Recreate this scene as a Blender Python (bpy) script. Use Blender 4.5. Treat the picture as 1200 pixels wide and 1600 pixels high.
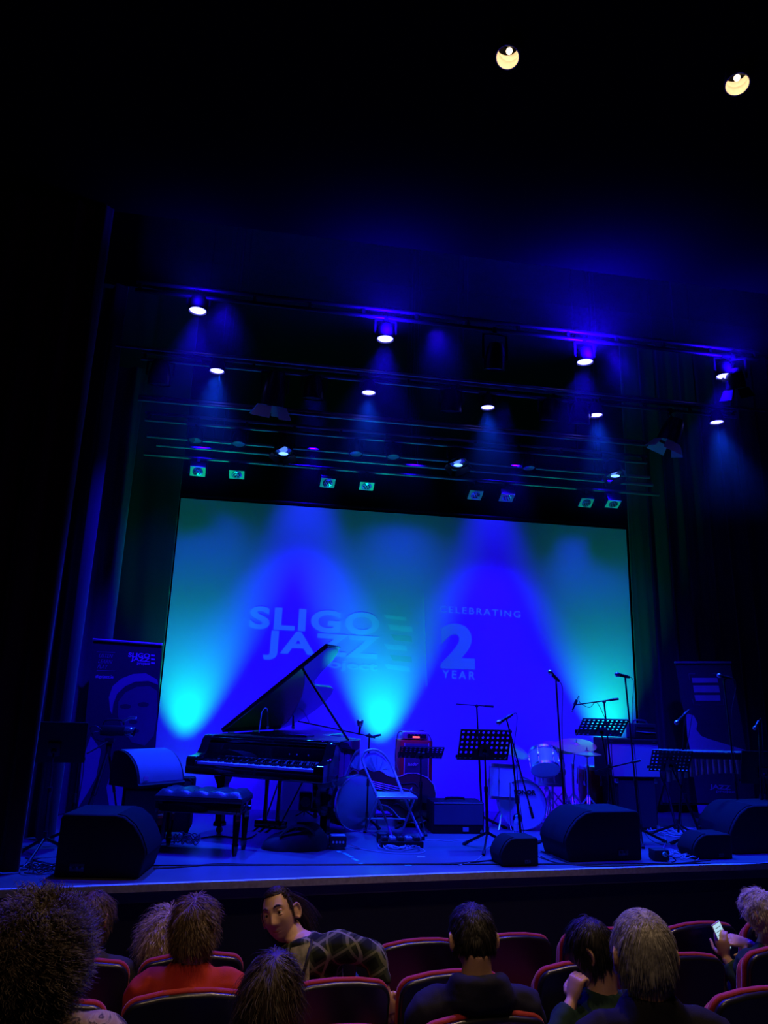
import bpy, bmesh, math, random
from mathutils import Vector, Matrix, Euler, noise
for o in list(bpy.data.objects): bpy.data.objects.remove(o)
random.seed(7)
SC = bpy.context.scene; COL = SC.collection
PI = math.pi
R = math.radians
V = Vector
S = 0.75                      # stage height above the stalls floor

# ------------------------------------------------------------------ camera
FPX = 1130.0                  # focal length in pixels of the 1200x1600 frame
_z = V((140, 4405, -FPX)).normalized()
_x = V((7400, -525, -FPX)); _x = (_x - _z * _x.dot(_z)).normalized()
_y = _z.cross(_x)
MC = Matrix((_x, _y, _z))     # camera-to-world rotation
CAMP = V((0, -6.0, 2.08))
cam_d = bpy.data.cameras.new('camera'); cam = bpy.data.objects.new('camera', cam_d); COL.objects.link(cam)
cam_d.sensor_fit = 'VERTICAL'; cam_d.sensor_height = 24; cam_d.lens = 24 * FPX / 1600
cam_d.clip_end = 200; cam_d.clip_start = 0.05
cam.matrix_world = Matrix.Translation(CAMP) @ MC.to_4x4()
SC.camera = cam

def ray(u, v): return MC @ V((u - 600, 800 - v, -FPX))
def at(u, v, Y): r = ray(u, v); return CAMP + r * ((Y - CAMP.y) / r.y)     # point of a pixel on the plane y = Y
def atz(u, v, Z): r = ray(u, v); return CAMP + r * ((Z - CAMP.z) / r.z)    # point of a pixel on the plane z = Z
def atl(u, v, y0, k=.12):                                                  # on the slanted seat row y = y0 + k x
    r = ray(u, v); t = (y0 - CAMP.y) / (r.y - k * r.x); return CAMP + r * t
def edge_y(x): return -0.105 + 0.121 * x - 0.0025 * x * x                   # the stage's front edge

# ------------------------------------------------------------------ world, view, lights
w = bpy.data.worlds.new('world'); SC.world = w; w.use_nodes = True
w.node_tree.nodes['Background'].inputs[0].default_value = (0.002, 0.002, 0.006, 1)
w.node_tree.nodes['Background'].inputs[1].default_value = 0.12
SC.view_settings.view_transform = 'Standard'; SC.view_settings.look = 'None'
SC.view_settings.exposure = 0.0; SC.view_settings.gamma = 1.0
SC.view_settings.use_curve_mapping = False
SC.cycles.max_bounces = 6; SC.cycles.volume_bounces = 0
SC.cycles.sample_clamp_indirect = 3.0
SC.cycles.use_denoising = True

BLUE = (0.0085, 0.0, 1.0)
AZURE = (0.003, 0.05, 1.0)
GREEN = (0.0, 1.0, 0.32)
WARM = (1.0, 0.66, 0.36)
def spot(loc, target, col, energy, size=60, blend=1.0, radius=0.06):
    d = bpy.data.lights.new('spot_beam', 'SPOT'); d.color = col; d.energy = energy
    d.spot_size = R(size); d.spot_blend = blend; d.shadow_soft_size = radius
    o = bpy.data.objects.new('spot_beam', d); COL.objects.link(o); o.location = loc
    o.rotation_euler = (V(target) - V(loc)).to_track_quat('-Z', 'Y').to_euler()
    return o

# three green floor uplights that stand close to the screen (built further down)
UPL = [(-0.86, 2.92, S + .16), (1.50, 2.92, S + .16), (4.52, 2.92, S + .16)]
for i, (x, y, z) in enumerate(UPL):
    spot((x, y, z + .1), (x, 3.27, z + 3.2), GREEN, 250, 54, 1., .05)
# blue lamps above the screen, pointing down it
for x in (0.42, 2.95):
    spot((x, 2.7, 6.0), (x + .02, 3.28, 2.2), BLUE, 600, 40, 1.0, .10)
for x in (-0.9, 1.7, 4.3):  # fill lamps added to even out the blue across the screen
    spot((x, 2.3, 4.95), (x, 3.28, 2.3), BLUE, 150, 90, 1.0, .08)
for x in (.42, 2.95):  # wider fill lamps added to brighten the lower screen
    spot((x, 2.2, 4.95), (x, 3.28, 1.2), BLUE, 950, 68, 1.0, .08)
# blue stage wash from the two rows of wash lights
ROW1 = [(309, 486), (602, 530), (914, 566), (1132, 588)]
ROW2 = [(339, 580), (576, 614), (762, 637), (931, 649), (1120, 660)]
P1 = [at(u, v, 0.6) for u, v in ROW1]
P2 = [at(u, v, 1.5) for u, v in ROW2]
def glow(p, e):                                                        # added upward lamp that brightens the haze over each wash light
    o = spot(p + V((0, -.14, .02)), p + V((0, .3, 3)), BLUE, e, 160, 1., .05); o.name = 'added_haze_light'
for p, e in zip(P1, (90, 700, 1900, 400)):
    spot(p - V((0, 0, .05)), (p.x, p.y + 1.3, S), BLUE, 1300, 68, .8, .07); glow(p, e)
for p in P2:
    spot(p - V((0, 0, .05)), (p.x, p.y - .95, S), AZURE, 1550, 56, .9, .07)
# two narrow red lamps added to bring out the red congas and amplifier
spot((4.1, 1.2, 4.9), (3.75, 2.55, 1.3), (1, .03, .08), 95, 20, 1., .08)
spot((1.1, 1.2, 4.9), (1.66, 2.5, 1.5), (1, .03, .12), 45, 13, 1., .08)
# house down-lights over the stalls
HOUSE = [atz(793, 90, 6.3), atz(1152, 132, 6.3)]
for p in HOUSE: spot(p + V((0, 0, -.06)), (p.x - .5, p.y - 1.4, 0), WARM, 200, 88, .8, .05)
for x, y in ((-1.2, -5.2), (0.6, -5.4)):                               # two unseen warm lamps added behind the frame to light the stalls
    spot((x, y, 6.24), (x, y + .9, 0), WARM, 110, 62, .7, .05)

for x, e in ((-.6, 1100), (1.5, 1100), (3.4, 1100)): spot((x, .5, 5.7), (x + .1, -2.6, .8), BLUE, e, 60, 1., .1)   # added blue lamps by the front truss, tinting the first rows
# ------------------------------------------------------------------ materials
def mat(name, col, rough=.5, metal=0., spec=.5, emit=None, es=1., noise_amt=0., noise_scale=20., coat=0., bump=0., bscale=200., sheen=0.):
    m = bpy.data.materials.new(name); m.use_nodes = True
    nt = m.node_tree; b = nt.nodes['Principled BSDF']
    b.inputs['Base Color'].default_value = (*col, 1); b.inputs['Roughness'].default_value = rough
    b.inputs['Metallic'].default_value = metal; b.inputs['Specular IOR Level'].default_value = spec
    b.inputs['Coat Weight'].default_value = coat; b.inputs['Coat Roughness'].default_value = .05
    b.inputs['Sheen Weight'].default_value = sheen
    if emit: b.inputs['Emission Color'].default_value = (*emit, 1); b.inputs['Emission Strength'].default_value = es
    if noise_amt or bump:
        tc = nt.nodes.new('ShaderNodeTexCoord')
    if noise_amt:
        n = nt.nodes.new('ShaderNodeTexNoise'); n.inputs['Scale'].default_value = noise_scale; n.inputs['Detail'].default_value = 4
        nt.links.new(tc.outputs['Object'], n.inputs['Vector'])
        mx = nt.nodes.new('ShaderNodeMix'); mx.data_type = 'RGBA'
        mx.inputs['A'].default_value = (*[c * (1 - noise_amt) for c in col], 1)
        mx.inputs['B'].default_value = (*[min(1, c * (1 + noise_amt)) for c in col], 1)
        nt.links.new(n.outputs['Fac'], mx.inputs['Factor']); nt.links.new(mx.outputs['Result'], b.inputs['Base Color'])
    if bump:
        n2 = nt.nodes.new('ShaderNodeTexNoise'); n2.inputs['Scale'].default_value = bscale
        nt.links.new(tc.outputs['Object'], n2.inputs['Vector'])
        bp = nt.nodes.new('ShaderNodeBump'); bp.inputs['Strength'].default_value = bump; bp.inputs['Distance'].default_value = .004
        nt.links.new(n2.outputs['Fac'], bp.inputs['Height']); nt.links.new(bp.outputs['Normal'], b.inputs['Normal'])
    return m
M = dict(
    black=mat('black_paint', (.012, .012, .014), .55, noise_amt=.3),
    blackmetal=mat('black_powder_metal', (.02, .02, .022), .38, .6),
    pipe=mat('galvanised_pipe', (.17, .17, .18), .35, .8),
    gloss=mat('piano_lacquer', (.006, .006, .007), .06, spec=.6, coat=1.),
    leather=mat('black_leather', (.035, .035, .04), .3, spec=.6, bump=.3, bscale=120),
    tolex=mat('black_tolex', (.012, .012, .013), .7, spec=.25, bump=.6, bscale=400),
    chrome=mat('chrome', (.8, .8, .83), .28, 1.),
    brass=mat('brass', (.6, .42, .16), .3, 1.),
    bronze=mat('cymbal_bronze', (.75, .62, .38), .28, .75, noise_amt=.15, noise_scale=60),
    ivory=mat('white_keys', (.8, .8, .76), .25),
    ebony=mat('black_keys', (.01, .01, .01), .3),
    grille=mat('speaker_grille', (.22, .23, .26), .5, .4, bump=.8, bscale=500),
    ampcloth=mat('silver_grille_cloth', (.42, .44, .48), .7, bump=.6, bscale=500),
    darkgrille=mat('dark_grille_cloth', (.10, .10, .12), .7, bump=.6, bscale=500),
    red=mat('red_tolex', (.75, .045, .02), .5, bump=.4, bscale=400, noise_amt=.1),
    redwood=mat('red_lacquered_wood', (.75, .03, .02), .25, coat=.6, noise_amt=.25, noise_scale=6),
    pearl=mat('pale_drum_wrap', (.62, .66, .66), .3, noise_amt=.25, noise_scale=8),
    drumhead=mat('drum_head', (.72, .74, .74), .45),
    darkhead=mat('dark_drum_head', (.16, .16, .18), .4),
    darkshell=mat('dark_drum_shell', (.03, .03, .035), .3, coat=.4),
    ink=mat('black_ink', (.01, .01, .012), .6),
    steel=mat('painted_steel_chair', (.55, .57, .6), .35, .5),
    cable=mat('black_cable', (.03, .03, .033), .4),
    greycable=mat('grey_cable', (.35, .34, .36), .45),
    rubber=mat('rubber', (.015, .015, .015), .7),
    varnish=mat('dark_varnished_wood', (.10, .045, .02), .22, coat=.6, noise_amt=.35, noise_scale=5),
    purfling=mat('pale_edging', (.5, .45, .38), .4),
    string=mat('steel_string', (.8, .8, .82), .25, 1.),
    tape=mat('pale_tape', (.75, .85, .8), .5),
    cyantape=mat('turquoise_tape', (.1, .85, .7), .5),
    water=None,
    plastic=mat('dark_plastic', (.02, .02, .022), .35),
    redled=mat('red_indicator', (.2, .02, .02), .4, emit=(1, .12, .16), es=1.6),
    lens=mat('lit_lens', (.1, .1, .1), .3, emit=(.75, .75, 6.0), es=1.6),
    warmlens=mat('warm_lamp', (.2, .2, .2), .3, emit=(1.0, .78, .5), es=3.),
    can=mat('reflector', (.55, .5, .42), .5, .2),
    glass=mat('lens_glass', (.25, .3, .32), .08, .8),
    ledgrid=mat('led_glass', (.5, .55, .55), .1, .9),
    skin=mat('skin', (.56, .31, .21), .5, noise_amt=.08, noise_scale=40),
    skinp=mat('skin_pale', (.62, .36, .26), .5, noise_amt=.08, noise_scale=40),
    eye=mat('eye_white', (.7, .68, .65), .15), iris=mat('iris', (.03, .02, .012), .1),
    lip=mat('lip', (.36, .12, .10), .45), brow=mat('brow_hair', (.02, .012, .008), .8),
    jeans=mat('dark_trousers', (.02, .022, .035), .8), shoe=mat('shoe', (.015, .015, .015), .6),
    redseat=mat('red_upholstery', (.42, .012, .02), .75, sheen=.3, bump=.4, bscale=300),
    seatpanel=mat('dark_seat_back', (.012, .012, .02), .28, spec=.7),
    armrest=mat('black_armrest', (.015, .014, .014), .4),
)

def clothmat(name, c1, c2, scale=6., rough=.85):
    m = bpy.data.materials.new(name); m.use_nodes = True; nt = m.node_tree; b = nt.nodes['Principled BSDF']
    b.inputs['Roughness'].default_value = rough; b.inputs['Specular IOR Level'].default_value = .2
    tc = nt.nodes.new('ShaderNodeTexCoord'); n = nt.nodes.new('ShaderNodeTexNoise'); n.inputs['Scale'].default_value = scale
    r = nt.nodes.new('ShaderNodeValToRGB'); r.color_ramp.elements[0].color = (*c1, 1); r.color_ramp.elements[1].color = (*c2, 1)
    r.color_ramp.elements[0].position = .35; r.color_ramp.elements[1].position = .65
    nt.links.new(tc.outputs['Object'], n.inputs['Vector']); nt.links.new(n.outputs['Fac'], r.inputs['Fac']); nt.links.new(r.outputs['Color'], b.inputs['Base Color'])
    n2 = nt.nodes.new('ShaderNodeTexNoise'); n2.inputs['Scale'].default_value = 300
    bp = nt.nodes.new('ShaderNodeBump'); bp.inputs['Strength'].default_value = .3; bp.inputs['Distance'].default_value = .002
    nt.links.new(tc.outputs['Object'], n2.inputs['Vector']); nt.links.new(n2.outputs['Fac'], bp.inputs['Height']); nt.links.new(bp.outputs['Normal'], b.inputs['Normal'])
    return m
M['redshirt'] = clothmat('red_shirt', (.42, .03, .025), (.55, .05, .035))
M['navy'] = clothmat('navy_hoodie', (.012, .012, .03), (.018, .018, .042))
M['blackshirt'] = clothmat('black_shirt', (.006, .006, .012), (.01, .01, .018))
M['darkteal'] = clothmat('dark_green_knit', (.012, .035, .03), (.02, .05, .042))
M['darkgrey'] = clothmat('dark_grey_top', (.03, .028, .035), (.05, .045, .05))
M['brownshirt'] = clothmat('brown_pink_top', (.12, .06, .05), (.18, .09, .08))
M['tee'] = clothmat('grey_print_shirt', (.12, .13, .11), (.55, .52, .42), 22)

def plaid():
    m = bpy.data.materials.new('plaid_flannel'); m.use_nodes = True; nt = m.node_tree; b = nt.nodes['Principled BSDF']
    b.inputs['Roughness'].default_value = .9; b.inputs['Specular IOR Level'].default_value = .15
    tc = nt.nodes.new('ShaderNodeTexCoord'); mp = nt.nodes.new('ShaderNodeMapping'); mp.inputs['Rotation'].default_value = (.25, .5, .62)
    nt.links.new(tc.outputs['Object'], mp.inputs['Vector'])
    def wave(axis, sc, th, w_):
        wv = nt.nodes.new('ShaderNodeTexWave'); wv.bands_direction = axis; wv.inputs['Scale'].default_value = sc; wv.inputs['Distortion'].default_value = .35
        wv.inputs['Detail'].default_value = 1
        nt.links.new(mp.outputs['Vector'], wv.inputs['Vector'])
        r = nt.nodes.new('ShaderNodeMapRange'); r.inputs['From Min'].default_value = th; r.inputs['From Max'].default_value = th + w_
        nt.links.new(wv.outputs['Fac'], r.inputs['Value']); return r.outputs['Result']
    col = None
    base = (.012, .016, .014, 1)
    prev = None
    for axis, sc, th, w_, c in (('X', 4.2, .55, .1, (.035, .045, .03, 1)), ('Z', 4.2, .55, .1, (.04, .05, .034, 1)), ('X', 4.2, .955, .015, (.17, .18, .12, 1)), ('Z', 4.2, .955, .015, (.17, .18, .13, 1)), ('Y', 4.2, .955, .015, (.22, .22, .2, 1))):
        mx = nt.nodes.new('ShaderNodeMix'); mx.data_type = 'RGBA'
        if prev is None: mx.inputs['A'].default_value = base
        else: nt.links.new(prev, mx.inputs['A'])
        mx.inputs['B'].default_value = c
        nt.links.new(wave(axis, sc, th, w_), mx.inputs['Factor']); prev = mx.outputs['Result']
    nt.links.new(prev, b.inputs['Base Color']); return m
M['plaid'] = plaid()
def paisley():
    m = bpy.data.materials.new('patterned_shawl'); m.use_nodes = True; nt = m.node_tree; b = nt.nodes['Principled BSDF']; b.inputs['Roughness'].default_value = .85
    tc = nt.nodes.new('ShaderNodeTexCoord'); n = nt.nodes.new('ShaderNodeTexNoise'); n.inputs['Scale'].default_value = 16; n.inputs['Distortion'].default_value = 2.4; n.inputs['Detail'].default_value = 3
    r = nt.nodes.new('ShaderNodeValToRGB'); e = r.color_ramp.elements
    e[0].position = .40; e[0].color = (.012, .01, .01, 1); e[1].position = .62; e[1].color = (.30, .20, .16, 1)
    x = e.new(.47); x.color = (.22, .14, .11, 1); x = e.new(.5); x.color = (.03, .02, .02, 1); x = e.new(.55); x.color = (.35, .27, .22, 1)
    nt.links.new(tc.outputs['Object'], n.inputs['Vector']); nt.links.new(n.outputs['Fac'], r.inputs['Fac']); nt.links.new(r.outputs['Color'], b.inputs['Base Color']); return m
M['paisley'] = paisley()
def hairmat(name, c1, c2, rough=.5):
    m = bpy.data.materials.new(name); m.use_nodes = True; nt = m.node_tree; b = nt.nodes['Principled BSDF']
    b.inputs['Roughness'].default_value = rough; b.inputs['Specular IOR Level'].default_value = .35
    tc = nt.nodes.new('ShaderNodeTexCoord'); n = nt.nodes.new('ShaderNodeTexNoise'); n.inputs['Scale'].default_value = 70
    r = nt.nodes.new('ShaderNodeValToRGB'); r.color_ramp.elements[0].color = (*c1, 1); r.color_ramp.elements[1].color = (*c2, 1)
    r.color_ramp.elements[0].position = .35; r.color_ramp.elements[1].position = .7
    nt.links.new(tc.outputs['Object'], n.inputs['Vector']); nt.links.new(n.outputs['Fac'], r.inputs['Fac']); nt.links.new(r.outputs['Color'], b.inputs['Base Color'])
    return m
M['h_black'] = hairmat('black_hair', (.008, .006, .006), (.022, .018, .018))
M['h_dark'] = hairmat('dark_brown_hair', (.02, .012, .008), (.06, .038, .025))
M['h_brown'] = hairmat('brown_hair', (.06, .035, .018), (.20, .125, .06))
M['h_blonde'] = hairmat('fair_hair', (.32, .22, .12), (.65, .5, .32))
M['h_grey'] = hairmat('grey_hair', (.20, .185, .19), (.40, .38, .39), .6)
M['h_silver'] = hairmat('silver_hair', (.36, .32, .30), (.66, .62, .58), .6)

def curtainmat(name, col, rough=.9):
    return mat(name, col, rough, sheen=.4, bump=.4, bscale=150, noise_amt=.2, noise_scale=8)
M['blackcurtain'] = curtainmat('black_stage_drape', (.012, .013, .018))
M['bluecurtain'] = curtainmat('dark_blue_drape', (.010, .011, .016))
M['litcurtain'] = curtainmat('drape_lit_tone', (.05, .055, .075))  # paler copy of the drape cloth, blue light put into its colour
M['pillar'] = curtainmat('dark_maroon_drape', (.055, .012, .012))
M['stagefloor'] = mat('stage_floor_paint', (.13, .13, .135), .32, noise_amt=.35, noise_scale=3., spec=.5)
M['fascia'] = mat('stage_front_black', (.02, .02, .03), .7, noise_amt=.2)
M['nosing'] = mat('worn_wood_nosing', (.75, .66, .60), .6, noise_amt=.5, noise_scale=30)
M['wall'] = mat('dark_auditorium_paint', (.003, .003, .004), 1., spec=0., noise_amt=.2)
M['carpet'] = mat('dark_carpet', (.015, .014, .02), .95, bump=.5)
M['screen'] = mat('projection_cloth', (.62, .64, .64), .8, noise_amt=.03, noise_scale=2)
M['print'] = mat('projected_letters', (.62, .64, .64), .8, emit=(.0, .075, .06), es=1.0)  # projector light put into the letters as a faint glow
M['printg'] = mat('projected_letters_faint', (.62, .64, .64), .8, emit=(.0, .03, .03), es=1.0)
M['printt'] = mat('projected_letters_teal', (.5, .56, .5), .8, emit=(.0, .045, .0), es=1.0)
M['ban'] = mat('banner_print_dark', (.035, .035, .05), .6)
M['ban1'] = mat('banner_print_mid', (.12, .12, .15), .6)
M['ban2'] = mat('banner_print_light', (.3, .3, .34), .6)
M['banw'] = mat('banner_print_white', (.75, .75, .78), .6)

# ------------------------------------------------------------------ mesh helpers
class MB:
    def __init__(s): s.v = []; s.f = []
    def add(s, vs, fs, mx=None):
        n = len(s.v)
        s.v += [tuple(mx @ V(p)) if mx else tuple(p) for p in vs]; s.f += [tuple(i + n for i in f) for f in fs]; return s
    def box(s, c, d, rz=0., bev=0., mx=None, seg=2):
        bm = bmesh.new(); bmesh.ops.create_cube(bm, size=1, matrix=Matrix.Diagonal((d[0], d[1], d[2], 1)))
        if bev: bmesh.ops.bevel(bm, geom=bm.edges[:], offset=min(bev, min(d) * .45), segments=seg, profile=.5, affect='EDGES')
        m = Matrix.Translation(c) @ Matrix.Rotation(rz, 4, 'Z')
        if mx: m = mx @ m
        bm.verts.index_update()
        s.add([v.co.copy() for v in bm.verts], [[v.index for v in f.verts] for f in bm.faces], m); bm.free(); return s
    def tube(s, pts, r, seg=8, caps=True, smooth=0, flat=None):
        pts = [V(p) for p in pts]
        rs = list(r) if hasattr(r, '__len__') else [r] * len(pts)
        rs = [V((q[0], q[1], 0)) if hasattr(q, '__len__') else V((q, q, 0)) for q in rs]
        if smooth:
            np_, nr = [], []
            for i in range(len(pts) - 1):
                p0 = pts[max(0, i - 1)]; p1 = pts[i]; p2 = pts[i + 1]; p3 = pts[min(len(pts) - 1, i + 2)]
                for k in range(smooth):
                    t = k / smooth
                    np_.append(.5 * ((2 * p1) + (p2 - p0) * t + (2 * p0 - 5 * p1 + 4 * p2 - p3) * t * t + (3 * p1 - p0 - 3 * p2 + p3) * t ** 3))
                    nr.append(rs[i] * (1 - t) + rs[i + 1] * t)
            np_.append(pts[-1]); nr.append(rs[-1]); pts, rs = np_, nr
        n0 = len(s.v); N = len(pts)
        up = V((0, 0, 1)); prev = None
        for i in range(N):
            t = (pts[min(i + 1, N - 1)] - pts[max(i - 1, 0)])
            if t.length < 1e-9: t = V((0, 0, 1))
            t.normalize()
            if prev is None:
                a = up if abs(t.dot(up)) < .95 else V((1, 0, 0))
                x = t.cross(a).normalized()
            else:
                x = (prev - t * prev.dot(t)); x = x.normalized() if x.length > 1e-6 else t.orthogonal().normalized()
            prev = x; y = t.cross(x)
            ra, rb = rs[i].x, rs[i].y
            for k in range(seg):
                a = 2 * PI * k / seg; s.v.append(tuple(pts[i] + x * ra * math.cos(a) + y * rb * math.sin(a)))
        for i in range(N - 1):
            for k in range(seg):
                a = n0 + i * seg + k; b = n0 + i * seg + (k + 1) % seg
                s.f.append((a, b, b + seg, a + seg))
        if caps:
            s.f.append(tuple(n0 + k for k in reversed(range(seg)))); s.f.append(tuple(n0 + (N - 1) * seg + k for k in range(seg)))
        return s
    def cyl(s, a, b, r, r2=None, seg=16): return s.tube([a, b], [r, r if r2 is None else r2], seg)
    def lathe(s, prof, mx=None, seg=32):
        vs = []; fs = []
        for r, z in prof:
            for k in range(seg):
                a = 2 * PI * k / seg; vs.append((r * math.cos(a), r * math.sin(a), z))
        for i in range(len(prof) - 1):
            for k in range(seg):
                a = i * seg + k; b = i * seg + (k + 1) % seg; fs.append((a, b, b + seg, a + seg))
        fs.append(tuple(reversed(range(seg)))); fs.append(tuple((len(prof) - 1) * seg + k for k in range(seg)))
        return s.add(vs, fs, mx)
    def ball(s, c, r, seg=16, mx=None):
        rr = r if hasattr(r, '__len__') else (r, r, r)
        vs = []; fs = []; h = seg // 2
        for i in range(1, h):
            t = PI * i / h
            for k in range(seg):
                a = 2 * PI * k / seg; vs.append((rr[0] * math.sin(t) * math.cos(a), rr[1] * math.sin(t) * math.sin(a), rr[2] * math.cos(t)))
        vs.append((0, 0, rr[2])); vs.append((0, 0, -rr[2])); T = len(vs) - 2
        for i in range(h - 2):
            for k in range(seg):
                a = i * seg + k; b = i * seg + (k + 1) % seg; fs.append((a, a + seg, b + seg, b))
        for k in range(seg):
            fs.append((T, k, (k + 1) % seg)); fs.append((T + 1, (h - 2) * seg + (k + 1) % seg, (h - 2) * seg + k))
        m = Matrix.Translation(c)
        if mx: m = m @ mx
        return s.add(vs, fs, m)
    def prism(s, poly, z0, z1, mx=None):
        n = len(poly); vs = [(p[0], p[1], z0) for p in poly] + [(p[0], p[1], z1) for p in poly]
        fs = [tuple(reversed(range(n))), tuple(range(n, 2 * n))] + [(i, (i + 1) % n, (i + 1) % n + n, i + n) for i in range(n)]
        return s.add(vs, fs, mx)
    def quad(s, a, b, c, d): return s.add([a, b, c, d], [(0, 1, 2, 3)])
    def build(s, name, m, parent=None, world=False, angle=40, kind=None, bev=0):
        me = bpy.data.meshes.new(name)
        vs = s.v
        if world and parent is not None:
            inv = parent_matrix(parent).inverted(); vs = [tuple(inv @ V(p)) for p in vs]
        me.from_pydata(vs, [], s.f); me.update()
        bm = bmesh.new(); bm.from_mesh(me); bmesh.ops.recalc_face_normals(bm, faces=bm.faces); bm.to_mesh(me); bm.free()
        me.polygons.foreach_set('use_smooth', [True] * len(me.polygons))
        me.set_sharp_from_angle(angle=R(angle))
        me.materials.append(M[m] if isinstance(m, str) else m)
        o = bpy.data.objects.new(name, me); COL.objects.link(o)
        if parent is not None: o.parent = parent
        if kind: o['kind'] = kind
        if bev:
            md = o.modifiers.new('b', 'BEVEL'); md.width = bev; md.segments = 2; md.limit_method = 'ANGLE'
        return o
def parent_matrix(o):
    m = Matrix.Translation(o.location) @ o.rotation_euler.to_matrix().to_4x4()
    return parent_matrix(o.parent) @ m if o.parent else m
def thing(name, label, cat, loc, rz=0., group=None):
    o = bpy.data.objects.new(name, None); COL.objects.link(o); o.empty_display_size = .1
    o.location = loc; o.rotation_euler = (0, 0, rz); return tag(o, label, cat, group)
def tag(o, label, cat, group=None, kind=None):
    o['label'] = label; o['category'] = cat
    if group: o['group'] = group
    if kind: o['kind'] = kind
    return o
def dup(root, loc, rz, label=None, group=None):
    r = root.copy(); COL.objects.link(r); r.location = loc; r.rotation_euler = (0, 0, rz)
    if label: r['label'] = label
    if group: r['group'] = group
    def rec(a, b):
        for ch in list(a.children):
            c = ch.copy(); COL.objects.link(c); c.parent = b; rec(ch, c)
    rec(root, r); return r
def aim(a, b): return (V(b) - V(a)).to_track_quat('Z', 'Y').to_matrix().to_4x4()   # +Z along a->b
def frame_mx(origin, xdir, zdir):
    x = V(xdir).normalized(); z = V(zdir); z = (z - x * z.dot(x)).normalized(); y = z.cross(x)
    m = Matrix((x, y, z)).transposed().to_4x4(); m.translation = origin; return m
def text_mesh(txt, size, sx=1., off=0., extr=.002, spacing=1., align='LEFT', shear=0.):
    c = bpy.data.curves.new('t', 'FONT'); c.body = txt; c.size = size; c.offset = off; c.extrude = extr
    c.space_character = spacing; c.align_x = align; c.shear = shear; c.resolution_u = 6
    o = bpy.data.objects.new('t', c); COL.objects.link(o)
    bpy.context.view_layer.update()
    dg = bpy.context.evaluated_depsgraph_get(); me = bpy.data.meshes.new_from_object(o.evaluated_get(dg))
    vs = [(v.co.x * sx, v.co.y, v.co.z) for v in me.vertices]; fs = [tuple(p.vertices) for p in me.polygons]
    bpy.data.objects.remove(o); bpy.data.curves.remove(c); bpy.data.meshes.remove(me)
    return vs, fs
def text_between(mb, txt, a, b, h, face, off=0., extr=.002, spacing=1., shear=0.):
    """letters whose baseline runs from a to b, cap height h, facing direction face"""
    vs, fs = text_mesh(txt, h / .70, 1., off, extr, spacing, shear=shear)
    x0 = min(v[0] for v in vs); x1 = max(v[0] for v in vs)
    a = V(a); b = V(b); k = (b - a).length / (x1 - x0)
    mx = frame_mx(a, b - a, face)
    mb.add([((v[0] - x0) * k, v[1], v[2]) for v in vs], fs, mx); return mb

# ================================================================== THE SETTING
# stage platform with its gently bowed front edge
xs = [-4.5 + i * .5 for i in range(29)]
poly = [(x, edge_y(x)) for x in xs] + [(9.5, 5.0), (-4.5, 5.0)]
m = MB(); m.prism(poly, S - .12, S); o = m.build('stage_floor', 'stagefloor', kind='structure', angle=30)
m = MB(); m.prism([(x, edge_y(x) + .05) for x in xs] + [(x, edge_y(x) + .10) for x in reversed(xs)], -.02, S - .12)
m.build('wall_stage_front', 'fascia', kind='structure')
m = MB(); m.prism([(x, edge_y(x) - .03) for x in xs] + [(x, edge_y(x) + .012) for x in reversed(xs)], S - .045, S + .004)
m.build('trim_stage_edge', 'nosing', kind='structure')
# thin lip in the floor a little behind the edge
m = MB(); m.box((2.2, .37, S + .004), (8.6, .018, .008)); m.build('trim_floor_seam', 'ink', kind='structure')
m = MB(); m.box((2.5, 3.36, S + .05), (12, .03, .10)); m.build('trim_back_wall_skirting', 'plastic', kind='structure')
# stalls floor in shallow steps following the seat rows
def rowpoly(y0, y1): return [(-4.5, y0 - .54), (9.5, y0 + 1.14), (9.5, y1 + 1.14), (-4.5, y1 - .54)]
m = MB(); m.prism([(-4.5, -9), (9.5, -9), (9.5, 1.1), (-4.5, 1.1)], -.1, 0)
for y1, h in ((-2.22, .05), (-2.86, .13), (-3.6, .22), (-4.4, .36), (-5.2, .5)): m.prism(rowpoly(-9.5, y1), 0 if h == .05 else h - .2, h)
m.build('floor', 'carpet', kind='structure')
m = MB(); m.box((2.5, 5.05, 4.5), (14, .1, 9)); m.build('wall_back', 'wall', kind='structure')
m = MB(); m.box((-4.55, -2, 4.5), (.1, 14, 9)); m.build('wall_left', 'wall', kind='structure')
m = MB(); m.box((9.55, -2, 4.5), (.1, 14, 9)); m.build('wall_right', 'wall', kind='structure')
m = MB(); m.box((2.5, -9.05, 4.5), (14, .1, 9)); m.build('wall_rear', 'wall', kind='structure')
m = MB(); m.box((2.5, -4.4, 6.45), (14, 9.2, .1)); m.build('ceiling', 'wall', kind='structure')
m = MB(); m.box((2.5, 2.6, 9.05), (14, 5, .1)); m.build('ceiling_fly_tower', 'wall', kind='structure')
m = MB(); m.box((2.5, .15, 8.2), (14, .1, 1.7)); m.build('wall_proscenium_header', 'wall', kind='structure')

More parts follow.
